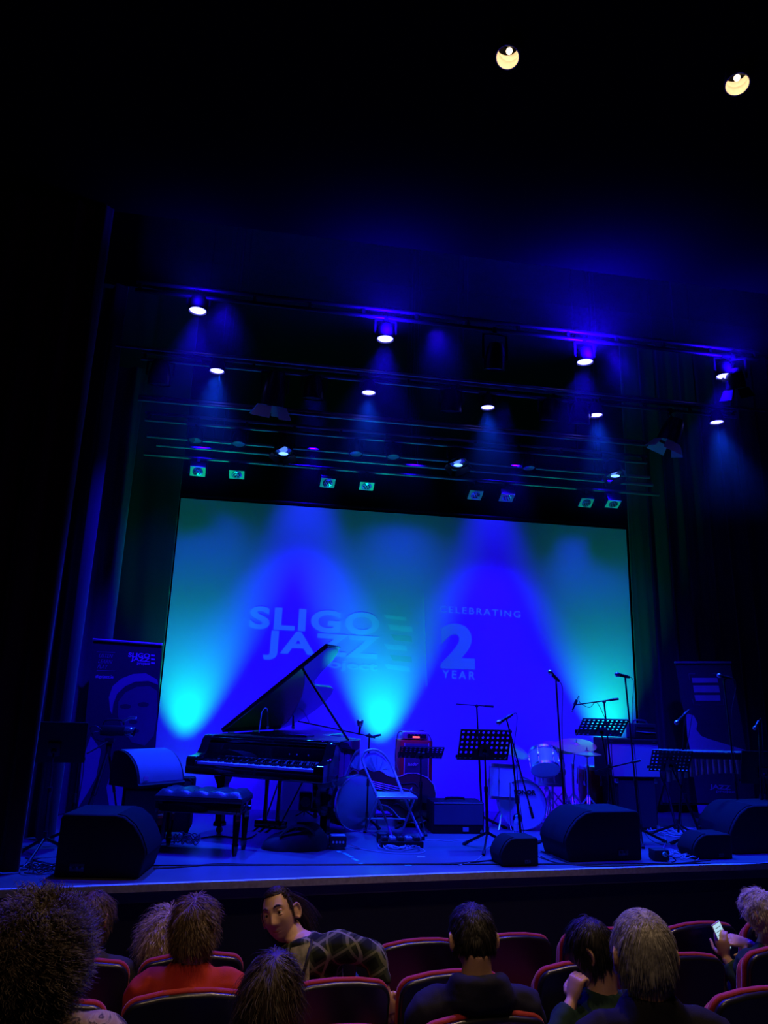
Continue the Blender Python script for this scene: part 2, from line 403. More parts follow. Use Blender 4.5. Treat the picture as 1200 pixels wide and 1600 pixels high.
def drape(name, x0, y0, x1, y1, z0, z1, folds, depth, mt, label, seedv=1, sway=0.):
    """hanging cloth with thickness between two floor points, folds across it"""
    rnd = random.Random(seedv); n = folds * 12; L = math.hypot(x1 - x0, y1 - y0); nx, ny = -(y1 - y0) / L, (x1 - x0) / L
    ph = [rnd.uniform(.7, 1.3) for _ in range(folds + 2)]
    rows = 9; vs = []; fs = []
    for side in (0, 1):
        for j in range(rows):
            z = z0 + (z1 - z0) * j / (rows - 1)
            for i in range(n + 1):
                t = i / n; a = t * folds; k = int(a)
                d = depth * ph[k] * math.sin(2 * PI * a) * (1 - .25 * j / rows) + depth * .35 * math.sin(2 * PI * a * 2.3 + z * .7)
                d += side * .012
                vs.append((x0 + (x1 - x0) * t + nx * d, y0 + (y1 - y0) * t + ny * d, z))
    N = n + 1; H = rows * N
    for j in range(rows - 1):
        for i in range(n):
            a = j * N + i; fs.append((a, a + 1, a + N + 1, a + N)); b = a + H; fs.append((b, b + N, b + N + 1, b + 1))
    for i in range(n):
        fs.append((i, i + H, i + 1 + H, i + 1)); a = (rows - 1) * N + i; fs.append((a, a + 1, a + 1 + H, a + H))
    for j in range(rows - 1):
        a = j * N; fs.append((a, a + N, a + N + H, a + H)); a = j * N + n; fs.append((a, a + H, a + N + H, a + N))
    m = MB(); m.add(vs, fs); o = m.build(name, mt, angle=60); tag(o, label, 'curtain'); return o
# maroon house curtain at far left, standing on the stage edge
drape('house_curtain', -3.9, .02, -1.66, .16, S + .01, 7.0, 9, .045, 'pillar', 'dark maroon house curtain hanging at the far left of the stage opening', 3)
drape('house_curtain', 7.0, 1.0, 9.2, 1.25, S + .01, 7.0, 9, .045, 'pillar', 'dark maroon house curtain at the far right of the stage opening', 4)
# blue-lit leg drapes stage left, plain black ones flanking the screen
drape('leg_curtain', -3.6, 1.75, -1.72, 1.35, S + .01, 6.3, 6, .05, 'bluecurtain', 'tall folded wing drape right beside the maroon curtain', 5)
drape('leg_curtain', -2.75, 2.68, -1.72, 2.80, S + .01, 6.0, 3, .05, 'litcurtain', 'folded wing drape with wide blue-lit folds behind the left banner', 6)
drape('backdrop_curtain', -4.3, 3.30, -1.20, 3.24, S + .01, 7.4, 5, .02, 'blackcurtain', 'black backdrop curtain left of the projection screen', 7)
drape('backdrop_curtain', 4.96, 3.26, 9.3, 3.30, S + .11, 7.4, 14, .035, 'blackcurtain', 'black backdrop curtain right of the projection screen', 8)
drape('leg_curtain', 6.7, 2.2, 8.6, 2.0, S + .01, 7.0, 7, .06, 'blackcurtain', 'black wing drape at the far right behind the upright banner', 9)

# ------------------------------------------------------------------ projection screen
SY = 3.27
tl = at(284, 776, SY); tr = at(976, 829, SY)
X0, X1, ZT = -1.185, 4.925, (tl.z + tr.z) / 2
t = thing('projection_screen', 'large pale projection screen lit blue and turquoise behind the band gear', 'screen', (1.87, SY, S))
m = MB(); m.box((0, .012, (ZT - S) / 2 + .0), (X1 - X0, .012, ZT - S)); m.build('screen_cloth', 'screen', t)
m = MB(); m.cyl((X0 - 1.87 - .05, .05, ZT - S + .05), (X1 - 1.87 + .02, .05, ZT - S + .05), .022); m.build('top_bar', 'blackmetal', t)
m = MB(); m.box((0, .03, .03), (X1 - X0, .02, .05)); m.build('bottom_bar', 'plastic', t)
m = MB(); m.prism([(2.93, -.012), (3.06, -.012), (3.00, .10)], 0, 0.006, Matrix.Translation((0, -.004, ZT - S - .12)) @ Matrix.Rotation(PI / 2, 4, 'X'))
FY = SY + .0052
def sp(u, v): return at(u, v, FY)
face = V((0, -1, 0))
def ptext(nm, txt, a, b, cap, mtl, off=0., sp_=1.):
    mb = MB(); text_between(mb, txt, sp(*a), sp(*b), cap, face, off, .001, sp_); o = mb.build(nm, mtl, t, world=True); return o
PPM = 133.
ptext('lettering', 'SLIGO', (389, 980), (592, 991), .26, 'print', .013, 1.12)
ptext('lettering', 'JAZZ', (411, 1018), (592, 1028), .26, 'print', .012, 1.12)
ptext('lettering', 'project', (478, 1040), (590, 1048), .10, 'print', .004)
ptext('lettering', 'CELEBRATING', (687, 956), (813, 965), .085, 'print', .0, 1.25)
ptext('lettering', 'YEAR', (691, 1059), (742, 1062), .10, 'print', .001, 1.4)
ptext('numeral', '2', (688, 1040), (742, 1042), .52, 'printt', .035)
for (a, b, h, k) in (((599, 960), (634, 964), 6, 'print'), ((605, 975), (644, 979), 9, 'print'), ((611, 991), (643, 994), 9, 'printt'), ((600, 1006), (635, 1009), 8, 'print'), ((609, 1023), (643, 1026), 9, 'printt'), ((600, 1037), (640, 1042), 8, 'print')):
    mb = MB(); p = [sp(a[0], a[1]), sp(b[0], b[1]), sp(b[0] + 1, b[1] + h), sp(a[0] + 5, a[1] + h)]
    mb.add([q + V((0, 0, 0)) for q in p] + [q + V((0, .001, 0)) for q in p], [(0, 1, 2, 3), (7, 6, 5, 4), (0, 4, 5, 1), (1, 5, 6, 2), (2, 6, 7, 3), (3, 7, 4, 0)])
    mb.build('logo_bar', k, t, world=True)
mb = MB(); mb.tube([sp(662, 928), sp(667, 1072)], .005, 4); mb.build('divider_line', 'print', t, world=True)

# ------------------------------------------------------------------ roll-up banners
def plate(mb, pts, y=.0, th=.002):
    """thin raised shape from pixel outline on the plane y"""
    q = [at(u, v, y) for u, v in pts]; n = len(q)
    mb.add(q + [p + V((0, th, 0)) for p in q], [tuple(range(n)), tuple(range(2 * n - 1, n - 1, -1))] + [(i, i + n, (i + 1) % n + n, (i + 1) % n) for i in range(n)])
    return mb
BY = 2.5
base = at(177, 1287, BY)
t = thing('banner_stand', 'tall dark roll-up banner with portrait print at the left of the screen', 'banner', (base.x, BY, S))
mb = MB(); plate(mb, [(146, 1001), (253, 1009), (243, 1170), (235, 1284), (118, 1284), (131, 1150)], BY, .004); mb.build('printed_sheet', 'ban', t, world=True)
mb = MB(); a = at(145, 999, BY - .01); b = at(254, 1007, BY - .01); mb.tube([a, b], .014, 8); mb.build('top_rail', 'steel', t, world=True)
a = at(116, 1284, BY); b = at(236, 1284, BY); mb = MB(); mb.box(((a.x + b.x) / 2, BY, S + .04), ((b.x - a.x), .16, .08), bev=.02); mb.build('base_cassette', 'steel', t, world=True)
Bf = BY - .004
def btext(t, txt, a, b, cap, mtl, Y, off=0., shear=0.):
    mb = MB(); text_between(mb, txt, at(*a, Y), at(*b, Y), cap, face, off, .0008, 1., shear); mb.build('lettering', mtl, t, world=True)
btext(t, 'LISTEN', (154, 1027), (176, 1028), .042, 'ban2', Bf, 0, .25)
btext(t, 'LEARN', (153, 1036), (175, 1037), .042, 'ban2', Bf, 0, .25)
btext(t, 'PLAY', (152, 1044), (168, 1045), .042, 'ban2', Bf, 0, .25)
btext(t, 'sligojazz.ie', (149, 1059), (177, 1060), .034, 'banw', Bf, .0005)
btext(t, 'SLIGO', (200, 1026), (234, 1028), .045, 'banw', Bf, .002)
btext(t, 'JAZZ', (204, 1032), (234, 1034), .04, 'banw', Bf, .002)
btext(t, 'project', (214, 1038), (234, 1039), .03, 'banw', Bf, .001)
for k in range(3):
    mb = MB(); plate(mb, [(236, 1022.5 + k * 6), (242, 1023 + k * 6), (242, 1025.5 + k * 6), (236, 1025 + k * 6)], Bf, .001); mb.build('logo_bar', 'banw', t, world=True)
for v0 in (1018, 1047):
    mb = MB(); plate(mb, [(151, v0), (180, v0 + 1), (180, v0 + 1.8), (151, v0 + .8)], Bf, .001); mb.build('rule', 'ban2', t, world=True)
# the printed portrait: soft shapes of one large face
mb = MB(); plate(mb, [(172, 1110), (170, 1090), (176, 1072), (190, 1060), (208, 1053), (228, 1052), (246, 1062), (247, 1070), (232, 1064), (212, 1065), (196, 1072), (183, 1084), (177, 1100), (175, 1116)], Bf, .001); mb.build('portrait_print', 'ban2', t, world=True)
mb = MB(); plate(mb, [(185, 1096), (196, 1082), (214, 1073), (234, 1072), (246, 1080), (245, 1120), (240, 1150), (226, 1165), (206, 1160), (192, 1140), (184, 1118)], Bf + .0006, .001); mb.build('portrait_print', 'ban1', t, world=True)
for (cx, cy, rx, ry) in ((196, 1104, 9, 4), (224, 1101, 9, 4), (208, 1128, 7, 3.5), (206, 1142, 12, 4)):
    mb = MB(); plate(mb, [(cx + rx * math.cos(k * PI / 6), cy + ry * math.sin(k * PI / 6)) for k in range(12)], Bf - .0004, .0008); mb.build('portrait_print', 'ban', t, world=True)
mb = MB(); plate(mb, [(128, 1190), (142, 1150), (158, 1172), (150, 1215), (136, 1240), (122, 1262)], Bf, .001); mb.build('portrait_print', 'ban2', t, world=True)
mb = MB(); plate(mb, [(118, 1275), (198, 1275), (196, 1284), (117, 1284)], Bf, .001); mb.build('printed_band', 'banw', t, world=True)
mb = MB(); plate(mb, [(166, 1230), (178, 1196), (198, 1196), (198, 1262), (172, 1268)], Bf, .001); mb.build('portrait_print', 'ban2', t, world=True)

RY = 2.85; Rf = RY - .004
c = at(1137, 1271, RY)
t = thing('banner_stand', 'tall roll-up banner with striped logo block and hand print behind the vibraphone', 'banner', (c.x, RY, S))
mb = MB(); plate(mb, [(1055, 1036), (1141, 1036), (1157, 1120), (1183, 1270), (1092, 1270), (1072, 1130)], RY, .004); mb.build('printed_sheet', mat('banner_print_blue', (.07, .07, .1), .6), t, world=True)
mb = MB(); mb.tube([at(1054, 1035, RY - .01), at(1142, 1035, RY - .01)], .014, 8); mb.build('top_rail', 'steel', t, world=True)
a = at(1088, 1276, RY); b = at(1187, 1276, RY); mb = MB(); mb.box(((a.x + b.x) / 2, RY, S + .03), ((b.x - a.x), .14, .06), bev=.02); mb.build('base_cassette', 'plastic', t, world=True)
for (q) in ([(1081, 1059), (1121, 1059), (1122, 1066.5), (1082, 1067)], [(1083, 1071), (1123, 1071), (1125, 1082), (1084.5, 1082)], [(1085, 1086), (1125, 1086), (1126, 1095), (1087, 1095)]):
    mb = MB(); plate(mb, q, Rf, .001); mb.build('logo_block', 'banw', t, world=True)
for pts in ([(1078, 1063), (1076, 1053), (1086, 1053)], [(1112, 1053), (1121, 1053)], [(1082, 1092), (1084, 1101.5), (1094, 1101.5)], [(1120, 1101.5), (1131, 1101.5), (1130, 1092)]):
    mb = MB(); mb.tube([at(u, v, Rf) for u, v in pts], .004, 4); mb.build('corner_mark', 'ban2', t, world=True)
for q in ([(1072, 1114), (1084, 1118), (1090, 1130), (1088, 1140), (1096, 1150), (1106, 1154), (1145, 1166), (1165, 1172), (1160, 1180), (1080, 1178), (1074, 1150)],):
    mb = MB(); plate(mb, q, Rf, .001); mb.build('hand_print', 'banw', t, world=True)
btext(t, 'JAZZ', (1109, 1232), (1142, 1234), .05, 'banw', Rf, .002)
btext(t, 'project', (1119, 1238), (1152, 1239), .03, 'banw', Rf, .001)
mb = MB(); plate(mb, [(1089, 1256), (1180, 1256), (1183, 1271), (1092, 1271)], Rf, .001); mb.build('printed_band', 'banw', t, world=True)

# ================================================================== LIGHTING RIG
def pipe(name, pts_uv, Y, r, label, group=None, drop=None, mtl='pipe'):
    """a straight lighting bar along x through the two pixels' points on the plane y"""
    a, b = at(*pts_uv[0], Y), at(*pts_uv[1], Y); z = (a.z + b.z) / 2; a.z = b.z = z; drop = 9.0 - z
    t = thing(name, label, 'lighting bar', ((a.x + b.x) / 2, Y, z), group=group)
    mb = MB(); mb.tube([a, b], r, 10); mb.build('tube', mtl, t, world=True)
    if drop:
        for k in range(3):
            x = a.x + (b.x - a.x) * (.12 + .38 * k); mb = MB(); mb.tube([(x, Y, z + r), (x, Y, z + drop)], .006, 6); mb.build('suspension_wire', 'blackmetal', t, world=True)
    return a, b, z
def ladder(name, uv0, uv1, Y, gap, r, label, z=None):
    """two parallel tubes with rungs"""
    a, b = at(*uv0, Y), at(*uv1, Y); z = z or (a.z + b.z) / 2; drop = 9.0 - z
    t = thing(name, label, 'truss', ((a.x + b.x) / 2, Y, z))
    for k in (0, 1):
        mb = MB(); mb.tube([(a.x, Y, z - k * gap), (b.x, Y, z - k * gap)], r, 10); mb.build('chord', 'blackmetal' if Y < 1 else 'pipe', t, world=True)
    n = int((b.x - a.x) / .55)
    for i in range(n + 1):
        x = a.x + .04 + (b.x - a.x - .08) * i / n; mb = MB(); mb.box((x, Y, z - gap / 2), (.03, .03, gap)); mb.build('rung', 'blackmetal', t, world=True)
    for k in range(3):
        x = a.x + (b.x - a.x) * (.15 + .35 * k); mb = MB(); mb.tube([(x, Y, z + r), (x, Y, z + drop)], .006, 6); mb.build('suspension_wire', 'blackmetal', t, world=True)
    return a.x, b.x, z
ladder('lighting_truss', (204, 512), (1190, 601), .6, .09, .022, 'front lighting truss holding the highest row of blue wash lights', 5.93)
ladder('lighting_truss', (220, 562), (1150, 642), 1.5, .08, .02, 'second lighting truss holding the lower row of blue wash lights', 5.62)
ladder('lighting_truss', (217, 615), (1010, 695), 1.8, .035, .02, 'narrow double-tube truss just below the second row of blue lights')
ladder('lighting_truss', (228, 643), (1010, 715), 2.1, .085, .018, 'truss carrying the three hanging round spotlights')
pipe('lighting_bar', ((230, 679), (1015, 748)), 2.25, .02, 'single bright-edged bar below the spotlight truss', drop=2.6)
pipe('lighting_bar', ((245, 692), (1020, 761)), 2.4, .02, 'thin dim bar between the bright bar and the screen floods', drop=2.6)
pipe('lighting_bar', ((225, 706), (1030, 776)), 2.6, .022, 'lowest lighting bar carrying the row of small square floods', drop=2.6)
pipe('lighting_bar', ((180, 545), (1195, 637)), 1.0, .018, 'thin dim bar between the two rows of blue wash lights', drop=2.4)

def can_light(name, label, cat, p, d, r, L, group=None, lens='glass', top=None, doors=0, lensr=.85, hang=None):
    """a round lantern at p pointing along d: body, lens, yoke, clamp"""
    t = thing(name, label, cat, p, group=group); d = V(d).normalized(); mx = aim((0, 0, 0), d)
    mb = MB(); mb.lathe([(r * .35, -L), (r * .62, -L * .97), (r * .8, -L * .8), (r * .95, -L * .45), (r, -L * .2), (r, 0), (r * .93, .004), (r * .93, -.02), (r * .3, -.025)], mx, 24); mb.build('housing', 'blackmetal', t)
    mb = MB(); mb.lathe([(r * lensr, -.018), (r * lensr, -.008), (r * lensr * .6, -.003), (.001, 0)], mx, 24); mb.build('lens', lens, t)
    s = d.cross(V((0, 0, 1))); s = s.normalized() if s.length > .05 else V((1, 0, 0))
    H = (top if top else .22)
    if hang: H = (hang + .012 - p.z + d.z * L * .4) / 1.01
    mb = MB(); c = -d * L * .4
    mb.tube([c + s * r * 1.02, c + s * r * 1.15, c + s * r * 1.15 + V((0, 0, H * .75)), c + V((0, 0, H * .8)), c - s * r * 1.15 + V((0, 0, H * .75)), c - s * r * 1.15, c - s * r * 1.02], [(.006, .014)] * 7, 6); mb.build('yoke', 'blackmetal', t)
    mb = MB(); mb.box(c + V((0, 0, H * .9)), (.04, .05, H * .22), bev=.006); mb.build('clamp', 'blackmetal', t)
    if doors:
        for k in range(4):
            a = k * PI / 2 + PI / 4; o = mx @ V((r * math.cos(a), r * math.sin(a), .01)); tx = mx @ V((-math.sin(a), math.cos(a), 0)); out = mx @ V((math.cos(a) * .55, math.sin(a) * .55, 1)); out.normalize()
            mb = MB(); q = [o - tx * r * .7, o + tx * r * .7, o + tx * r * .95 + out * doors, o - tx * r * .95 + out * doors]; n = out.cross(tx).normalized() * .003
            mb.add(q + [x + n for x in q], [(0, 1, 2, 3), (7, 6, 5, 4), (0, 4, 5, 1), (1, 5, 6, 2), (2, 6, 7, 3), (3, 7, 4, 0)]); mb.build('barn_door', 'can' if doors > .12 else 'blackmetal', t)
    return t
names1 = ['leftmost of the four lit blue wash lights on the front truss', 'second lit blue wash light from the left on the front truss', 'third and largest-glowing blue wash light on the front truss', 'rightmost lit blue wash light on the front truss']
for p, lb in zip(P1, names1): can_light('wash_light', lb, 'stage light', p, (0, .0, -1), .092, .16, 'blue wash lights on the front truss', 'lens', hang=5.84)
names2 = ['leftmost of the five lit blue wash lights on the second truss', 'second lit blue wash light from the left on the second truss', 'middle lit blue wash light on the second truss', 'fourth lit blue wash light from the left on the second truss', 'rightmost lit blue wash light on the second truss']
for p, lb in zip(P2, names2): can_light('wash_light', lb, 'stage light', p, (0, .0, -1), .085, .15, 'blue wash lights on the second truss', 'lens', hang=5.54)
for (u, v), lb in zip(((443, 706), (715, 724), (960, 741)), ('left hanging round spotlight with a bright crescent lens', 'middle hanging round spotlight with a bright crescent lens', 'right hanging round spotlight with a bright crescent lens')):
    p = at(u, v, 2.1); t = can_light('round_spotlight', lb, 'stage light', p, (.05, -.38, -1), .11, .2, 'round spotlights on the middle truss', 'glass', hang=5.07, doors=.07)
    mb = MB(); mb.ball((0.0, -.02, -.03), (.055, .05, .012), 16); mb.build('lamp_glow', mat('crescent_glow', (.2, .2, .25), .2, emit=(.35, .8, 3.0), es=1.2), t)
p = at(418, 632, 1.5); can_light('profile_spotlight', 'large black profile spotlight tilted down left of the screen top', 'stage light', p + V((.05, 0, 0)), (-.1, .45, -1), .13, .38, None, 'glass', hang=5.54, doors=.14)
p = at(1043, 690, 1.5); can_light('profile_spotlight', 'tilted spotlight with a turquoise-lit reflector at the right end of the rig', 'stage light', p, (-.35, .3, -1), .13, .3, None, 'glass', hang=5.54, doors=.13)
p = at(772, 578, .6); can_light('profile_spotlight', 'dark spotlight between the front row blue lights at upper centre', 'stage light', p, (.0, .3, -1), .11, .28, None, 'glass', hang=5.84)
p = at(1150, 606, .6); can_light('profile_spotlight', 'dark lantern with blue-lit flap just under the rightmost front blue light', 'stage light', p, (.3, .35, -1), .1, .22, None, 'darkgrille', hang=5.84, doors=.12)
for (u, v), lb in zip(((491, 590), (705, 612), (858, 655), (250, 590), (905, 665)), ('dark unlit lantern hanging between the two left blue lights of the second truss', 'dark unlit lantern left of the middle blue light on the second truss', 'dark unlit lantern right of the middle blue light on the second truss', 'dark unlit lantern at the left end of the second truss', 'dark unlit lantern below the fourth blue light of the second truss')):
    q = at(u, v, 1.5); q.z = 5.26; can_light('unlit_lantern', lb, 'stage light', q, (0, .25, -1), .12, .26, 'unlit lanterns on the second truss', 'plastic', hang=5.54)
for (u, v), lb in zip(((308, 660), (375, 668), (557, 690), (615, 697), (826, 700)), ('dark flood above the far left square flood', 'dark flood above the second square flood from the left', 'left of the two dark floods hanging at the centre of the rig', 'right of the two dark floods hanging at the centre of the rig', 'dark flood above the pair of square floods right of centre')):
    q = at(u, v, 2.1); q.z = 4.86; can_light('small_flood', lb, 'stage light', q, (0, -.2, -1), .085, .17, 'small dark floods on the middle truss', 'glass', hang=5.07)
# square floods over the screen
for k, ((u, v), lb) in enumerate(zip(((309, 737), (370, 742), (512, 755), (573, 760), (743, 774), (792, 778), (916, 786), (958, 788)), ('leftmost square flood above the screen', 'second square flood from the left above the screen', 'left square flood of the centre pair above the screen', 'right square flood of the centre pair above the screen', 'purple-tinted square flood above the right half of the screen', 'turquoise-tinted square flood beside the purple one', 'square flood with a sparkling lens near the screen top right', 'dim square flood at the far right above the screen'))):
    p = at(u, v, 2.6); t = thing('square_flood', lb, 'stage light', p, group='square floods above the screen')
    mx = aim((0, 0, 0), (0, -.55, -1)) if k % 2 else aim((0, 0, 0), (.06, -.8, -1))
    mb = MB(); mb.box((0, 0, -.07), (.19, .15, .12), bev=.01, mx=mx); mb.build('housing', 'blackmetal', t)
    mb = MB(); mb.box((0, 0, -.005), (.18, .14, .008), mx=mx); mb.build('gel_frame', 'can', t)
    mb = MB(); mb.lathe([(.062, -.004), (.062, .002), (.05, .004), (.001, .006)], mx, 20)
    for i in range(7):
        a = i * PI * 2 / 6; rr = .034 if i < 6 else 0; mb.ball(mx @ V((rr * math.cos(a), rr * math.sin(a), .008)), .011, 8)
    mb.build('lens', 'ledgrid', t)
    mb = MB(); mb.tube([(-.11, 0, -.02), (-.11, 0, .14), (.11, 0, .14), (.11, 0, -.02)], .006, 6); mb.box((0, 0, (4.80 - p.z + .13) / 2), (.035, .045, 4.81 - p.z - .12)); mb.build('yoke', 'blackmetal', t)
# green floor uplights by the screen
for (x, y, z), lb in zip(UPL, ('green floor uplight behind the left end of the piano', 'green floor uplight hidden behind the red amplifier stack', 'green floor uplight behind the guitar cabinet by the screen edge')):
    t = thing('floor_uplight', lb, 'stage light', (x, y, S), group='green uplights at the foot of the screen')
    mb = MB(); mb.lathe([(.05, -.14), (.075, -.12), (.08, 0), (.072, 0), (.068, -.02), (.02, -.03)], Matrix.Translation((0, 0, .19)) @ aim((0, 0, 0), (0, .2, 1)), 20); mb.build('housing', 'blackmetal', t)
    mb = MB(); mb.lathe([(.066, -.018), (.05, -.012), (.001, -.01)], Matrix.Translation((0, 0, .19)) @ aim((0, 0, 0), (0, .2, 1)), 20); mb.build('lens', mat('green_lens', (.1, .3, .2), .3, emit=(0, 1, .6), es=4), t)
    mb = MB(); mb.tube([(-.09, 0, .12), (-.09, 0, .012), (.09, 0, .012), (.09, 0, .12)], .008, 6); mb.build('foot_bracket', 'blackmetal', t)
# two house down-lights
for p, lb in zip(HOUSE, ('left warm ceiling spotlight glowing above the stalls', 'right warm ceiling spotlight glowing near the upper right corner')):
    t = thing('ceiling_spotlight', lb, 'ceiling light', p, group='warm house lights in the dark ceiling'); mx = aim((0, 0, 0), (-.25, -.25, -1)); r = .078
    mb = MB(); mb.lathe([(.02, -.2), (.05, -.19), (r, -.12), (r + .004, 0), (r - .003, 0), (r - .006, -.10), (.03, -.13)], mx, 28); mb.build('reflector_can', 'can', t)
    mb = MB(); mb.ball(mx @ V((0, 0, -.085)), .022, 16); mb.build('bulb', 'warmlens', t)
    mb = MB(); mb.cyl((0, 0, .1), (0, 0, .14), .02); mb.tube([mx @ V((-r - .01, 0, -.06)), V((-r, 0, .1)), V((r, 0, .1)), mx @ V((r + .01, 0, -.06))], .005, 6); mb.build('yoke', 'blackmetal', t)
    d = bpy.data.lights.new('bulb_light', 'POINT'); d.color = WARM; d.energy = .6; d.shadow_soft_size = .015; lo = bpy.data.objects.new('bulb_light', d); COL.objects.link(lo); lo.location = p + mx @ V((0, 0, -.055))

# ================================================================== HAZE hanging over the stage
hm = bpy.data.materials.new('stage_haze'); hm.use_nodes = True; nt = hm.node_tree; nt.nodes.remove(nt.nodes['Principled BSDF'])
vs_ = nt.nodes.new('ShaderNodeVolumeScatter'); vs_.inputs['Density'].default_value = .014; vs_.inputs['Color'].default_value = (.9, .9, .9, 1); vs_.inputs['Anisotropy'].default_value = .25
tc = nt.nodes.new('ShaderNodeTexCoord'); sx = nt.nodes.new('ShaderNodeSeparateXYZ'); mr = nt.nodes.new('ShaderNodeMapRange')      # density shaped to fade downward, keeping lamp beams out of view
mr.inputs['From Min'].default_value = 4.15; mr.inputs['From Max'].default_value = 6.0; mr.inputs['To Min'].default_value = 0; mr.inputs['To Max'].default_value = .019
nt.links.new(tc.outputs['Object'], sx.inputs[0]); nt.links.new(sx.outputs['Z'], mr.inputs['Value']); nt.links.new(mr.outputs['Result'], vs_.inputs['Density'])
nt.links.new(vs_.outputs['Volume'], nt.nodes['Material Output'].inputs['Volume'])
m = MB(); m.box((2.65, 1.7, 6.55), (8.2, 2.95, 4.8)); o = m.build('haze', hm); tag(o, 'thin blue-lit haze hanging in the air over the stage', 'haze', kind='stuff')

# ================================================================== GRAND PIANO
PW, PL, K = 1.46, 2.08, .93
t = thing('grand_piano', 'black grand piano with its lid propped open at left of the stage', 'piano', (-.66, 1.5, S), -R(31))
def pianooutline(w0, inset=0.):
    i = inset
    p = [(i, w0), (PW - i, w0), (PW - i, .80), (PW * .975 - i, .90), (PW * .88 - i, 1.0), (PW * .73 - i, 1.08), (PW * .63 - i, 1.17), (PW * .585 - i, 1.30), (PW * .575 - i, 1.48), (PW * .575 - i, 1.70), (PW * .55 - i, 1.86), (PW * .48 - i, 1.98), (PW * .38 - i, 2.06), (PW * .27, PL), (PW * .16, PL - .04 - i), (PW * .06 + i, PL - .14), (i, PL - .30)]
    return p
m = MB(); m.prism(pianooutline(.30), .64 * K, .99 * K); m.build('rim', 'gloss', t, bev=.008)
m = MB(); m.prism(pianooutline(.36, .05), .99 * K, .992 * K); m.build('soundboard', 'brass', t)
m = MB(); m.box((PW / 2, .16, .655 * K), (PW, .34, .07), bev=.012); m.build('keybed', 'gloss', t)
prof = [(0, .62), (0, .765), (.02, .785), (.10, .79), (.16, .81), (.20, .86), (.235, .95), (.27, .985), (.34, .99), (.34, .62)]
for u0 in (0, PW - .10):
    m = MB(); m.prism([(a, b * K) for a, b in prof], u0, u0 + .10, Matrix(((0, 0, 1, 0), (1, 0, 0, 0), (0, 1, 0, 0), (0, 0, 0, 1)))); m.build('key_cheek', 'gloss', t, bev=.006)
m = MB(); m.box((PW / 2, .012, .69 * K), (PW - .2, .02, .05), bev=.004); m.build('key_slip', 'gloss', t)
m = MB(); kw = (PW - .22) / 52
for i in range(52): m.box((.11 + kw * (i + .5), .10, .725 * K), (kw * .93, .15, .022))
m.build('white_keys', 'ivory', t)
m = MB()
for i in range(51):
    if i % 7 in (0, 1, 3, 4, 5): m.box((.11 + kw * (i + 1), .135, .745 * K), (kw * .5, .09, .02), bev=.003)
m.build('black_keys', 'ebony', t)
m = MB(); m.box((PW / 2, .22, .83 * K), (PW - .2, .02, .16), mx=None, bev=.006); m.build('fallboard', 'gloss', t)
m = MB(); m.box((PW / 2, .285, .955 * K), (PW - .2, .11, .03), bev=.004); m.build('music_shelf', 'gloss', t)
for u in (1.0, 1.08, 1.2): 
    m = MB(); m.ball((u, .208, .85 * K), .008, 8); m.build('fallboard_knob', 'chrome', t)
LA = R(37); fl = .58; ca, sa = math.cos(LA), math.sin(LA)
lidm = Matrix(((ca, 0, -sa, 0), (0, 1, 0, 0), (sa, 0, ca, .995 * K), (0, 0, 0, 1)))
m = MB(); m.prism(pianooutline(fl), .0, .022, lidm); o = m.build('lid', 'gloss', t, bev=.004)
m = MB(); m.box((PW / 2, fl + .17, .036), (PW, .34, .02), mx=lidm, bev=.004); m.build('front_lid_flap', 'gloss', t)
for w_ in (.7, 1.2, 1.65):
    m = MB(); m.cyl((-.008, w_, .99 * K), (-.008, w_ + .10, .99 * K), .009); m.build('lid_hinge', 'brass', t)
pl = lidm @ V((PW * .70, .80, 0)); m = MB(); m.tube([(PW - .05, .62, .99 * K), pl], [(.014, .010)] * 2, 8); m.build('lid_prop', 'gloss', t)
def pleg(u, w_, rz=0):
    m = MB(); prof = [(.075, .64), (.075, .60), (.06, .54), (.042, .48), (.036, .30), (.034, .12), (.045, .10), (.045, .07), (.02, .065)]
    for i in range(len(prof) - 1):
        (r0, z0), (r1, z1) = prof[i], prof[i + 1]
        m.add([(u + sx * r0, w_ + sy * r0, z0 * K) for sx, sy in ((-1, -1), (1, -1), (1, 1), (-1, 1))] + [(u + sx * r1, w_ + sy * r1, z1 * K) for sx, sy in ((-1, -1), (1, -1), (1, 1), (-1, 1))], [(0, 1, 5, 4), (1, 2, 6, 5), (2, 3, 7, 6), (3, 0, 4, 7)])
    o = m.build('leg', 'gloss', t); c = MB(); c.cyl((u, w_ - .015, .03), (u, w_ + .015, .03), .03, seg=20); c.box((u, w_, .06), (.03, .035, .02)); c.build('caster', 'brass', o)
pleg(.16, .42); pleg(PW - .16, .42); pleg(PW * .38, 1.72)
for du in (-.07, .07):
    m = MB(); m.tube([(PW / 2 + du, .42, .62 * K), (PW / 2 + du, .42, .4), (PW / 2 + du, .42, .16)], [.024, .017, .024], 12); m.build('lyre_post', 'gloss', t)
m = MB(); m.box((PW / 2, .42, .13), (.30, .12, .07), bev=.012); m.build('pedal_box', 'gloss', t)
m = MB(); m.box((PW / 2, .42, .60 * K), (.34, .14, .05), bev=.01); m.build('lyre_head', 'gloss', t)
for du in (-.07, 0, .07):
    m = MB(); m.tube([(PW / 2 + du, .38, .115), (PW / 2 + du, .30, .11), (PW / 2 + du, .22, .09)], [(.008, .006), (.012, .006), (.02, .006)], 8); m.build('pedal', 'brass', t)
for du in (-.09, .09):
    m = MB(); m.cyl((PW / 2 + du, .46, .14), (PW / 2 + du * 1.6, .85, .62 * K), .008); m.build('lyre_brace', 'blackmetal', t)
m = MB(); m.box((.75, .50, 1.0 * K + .012), (.62, .16, .02), mx=None); m.build('music_desk', 'gloss', t)

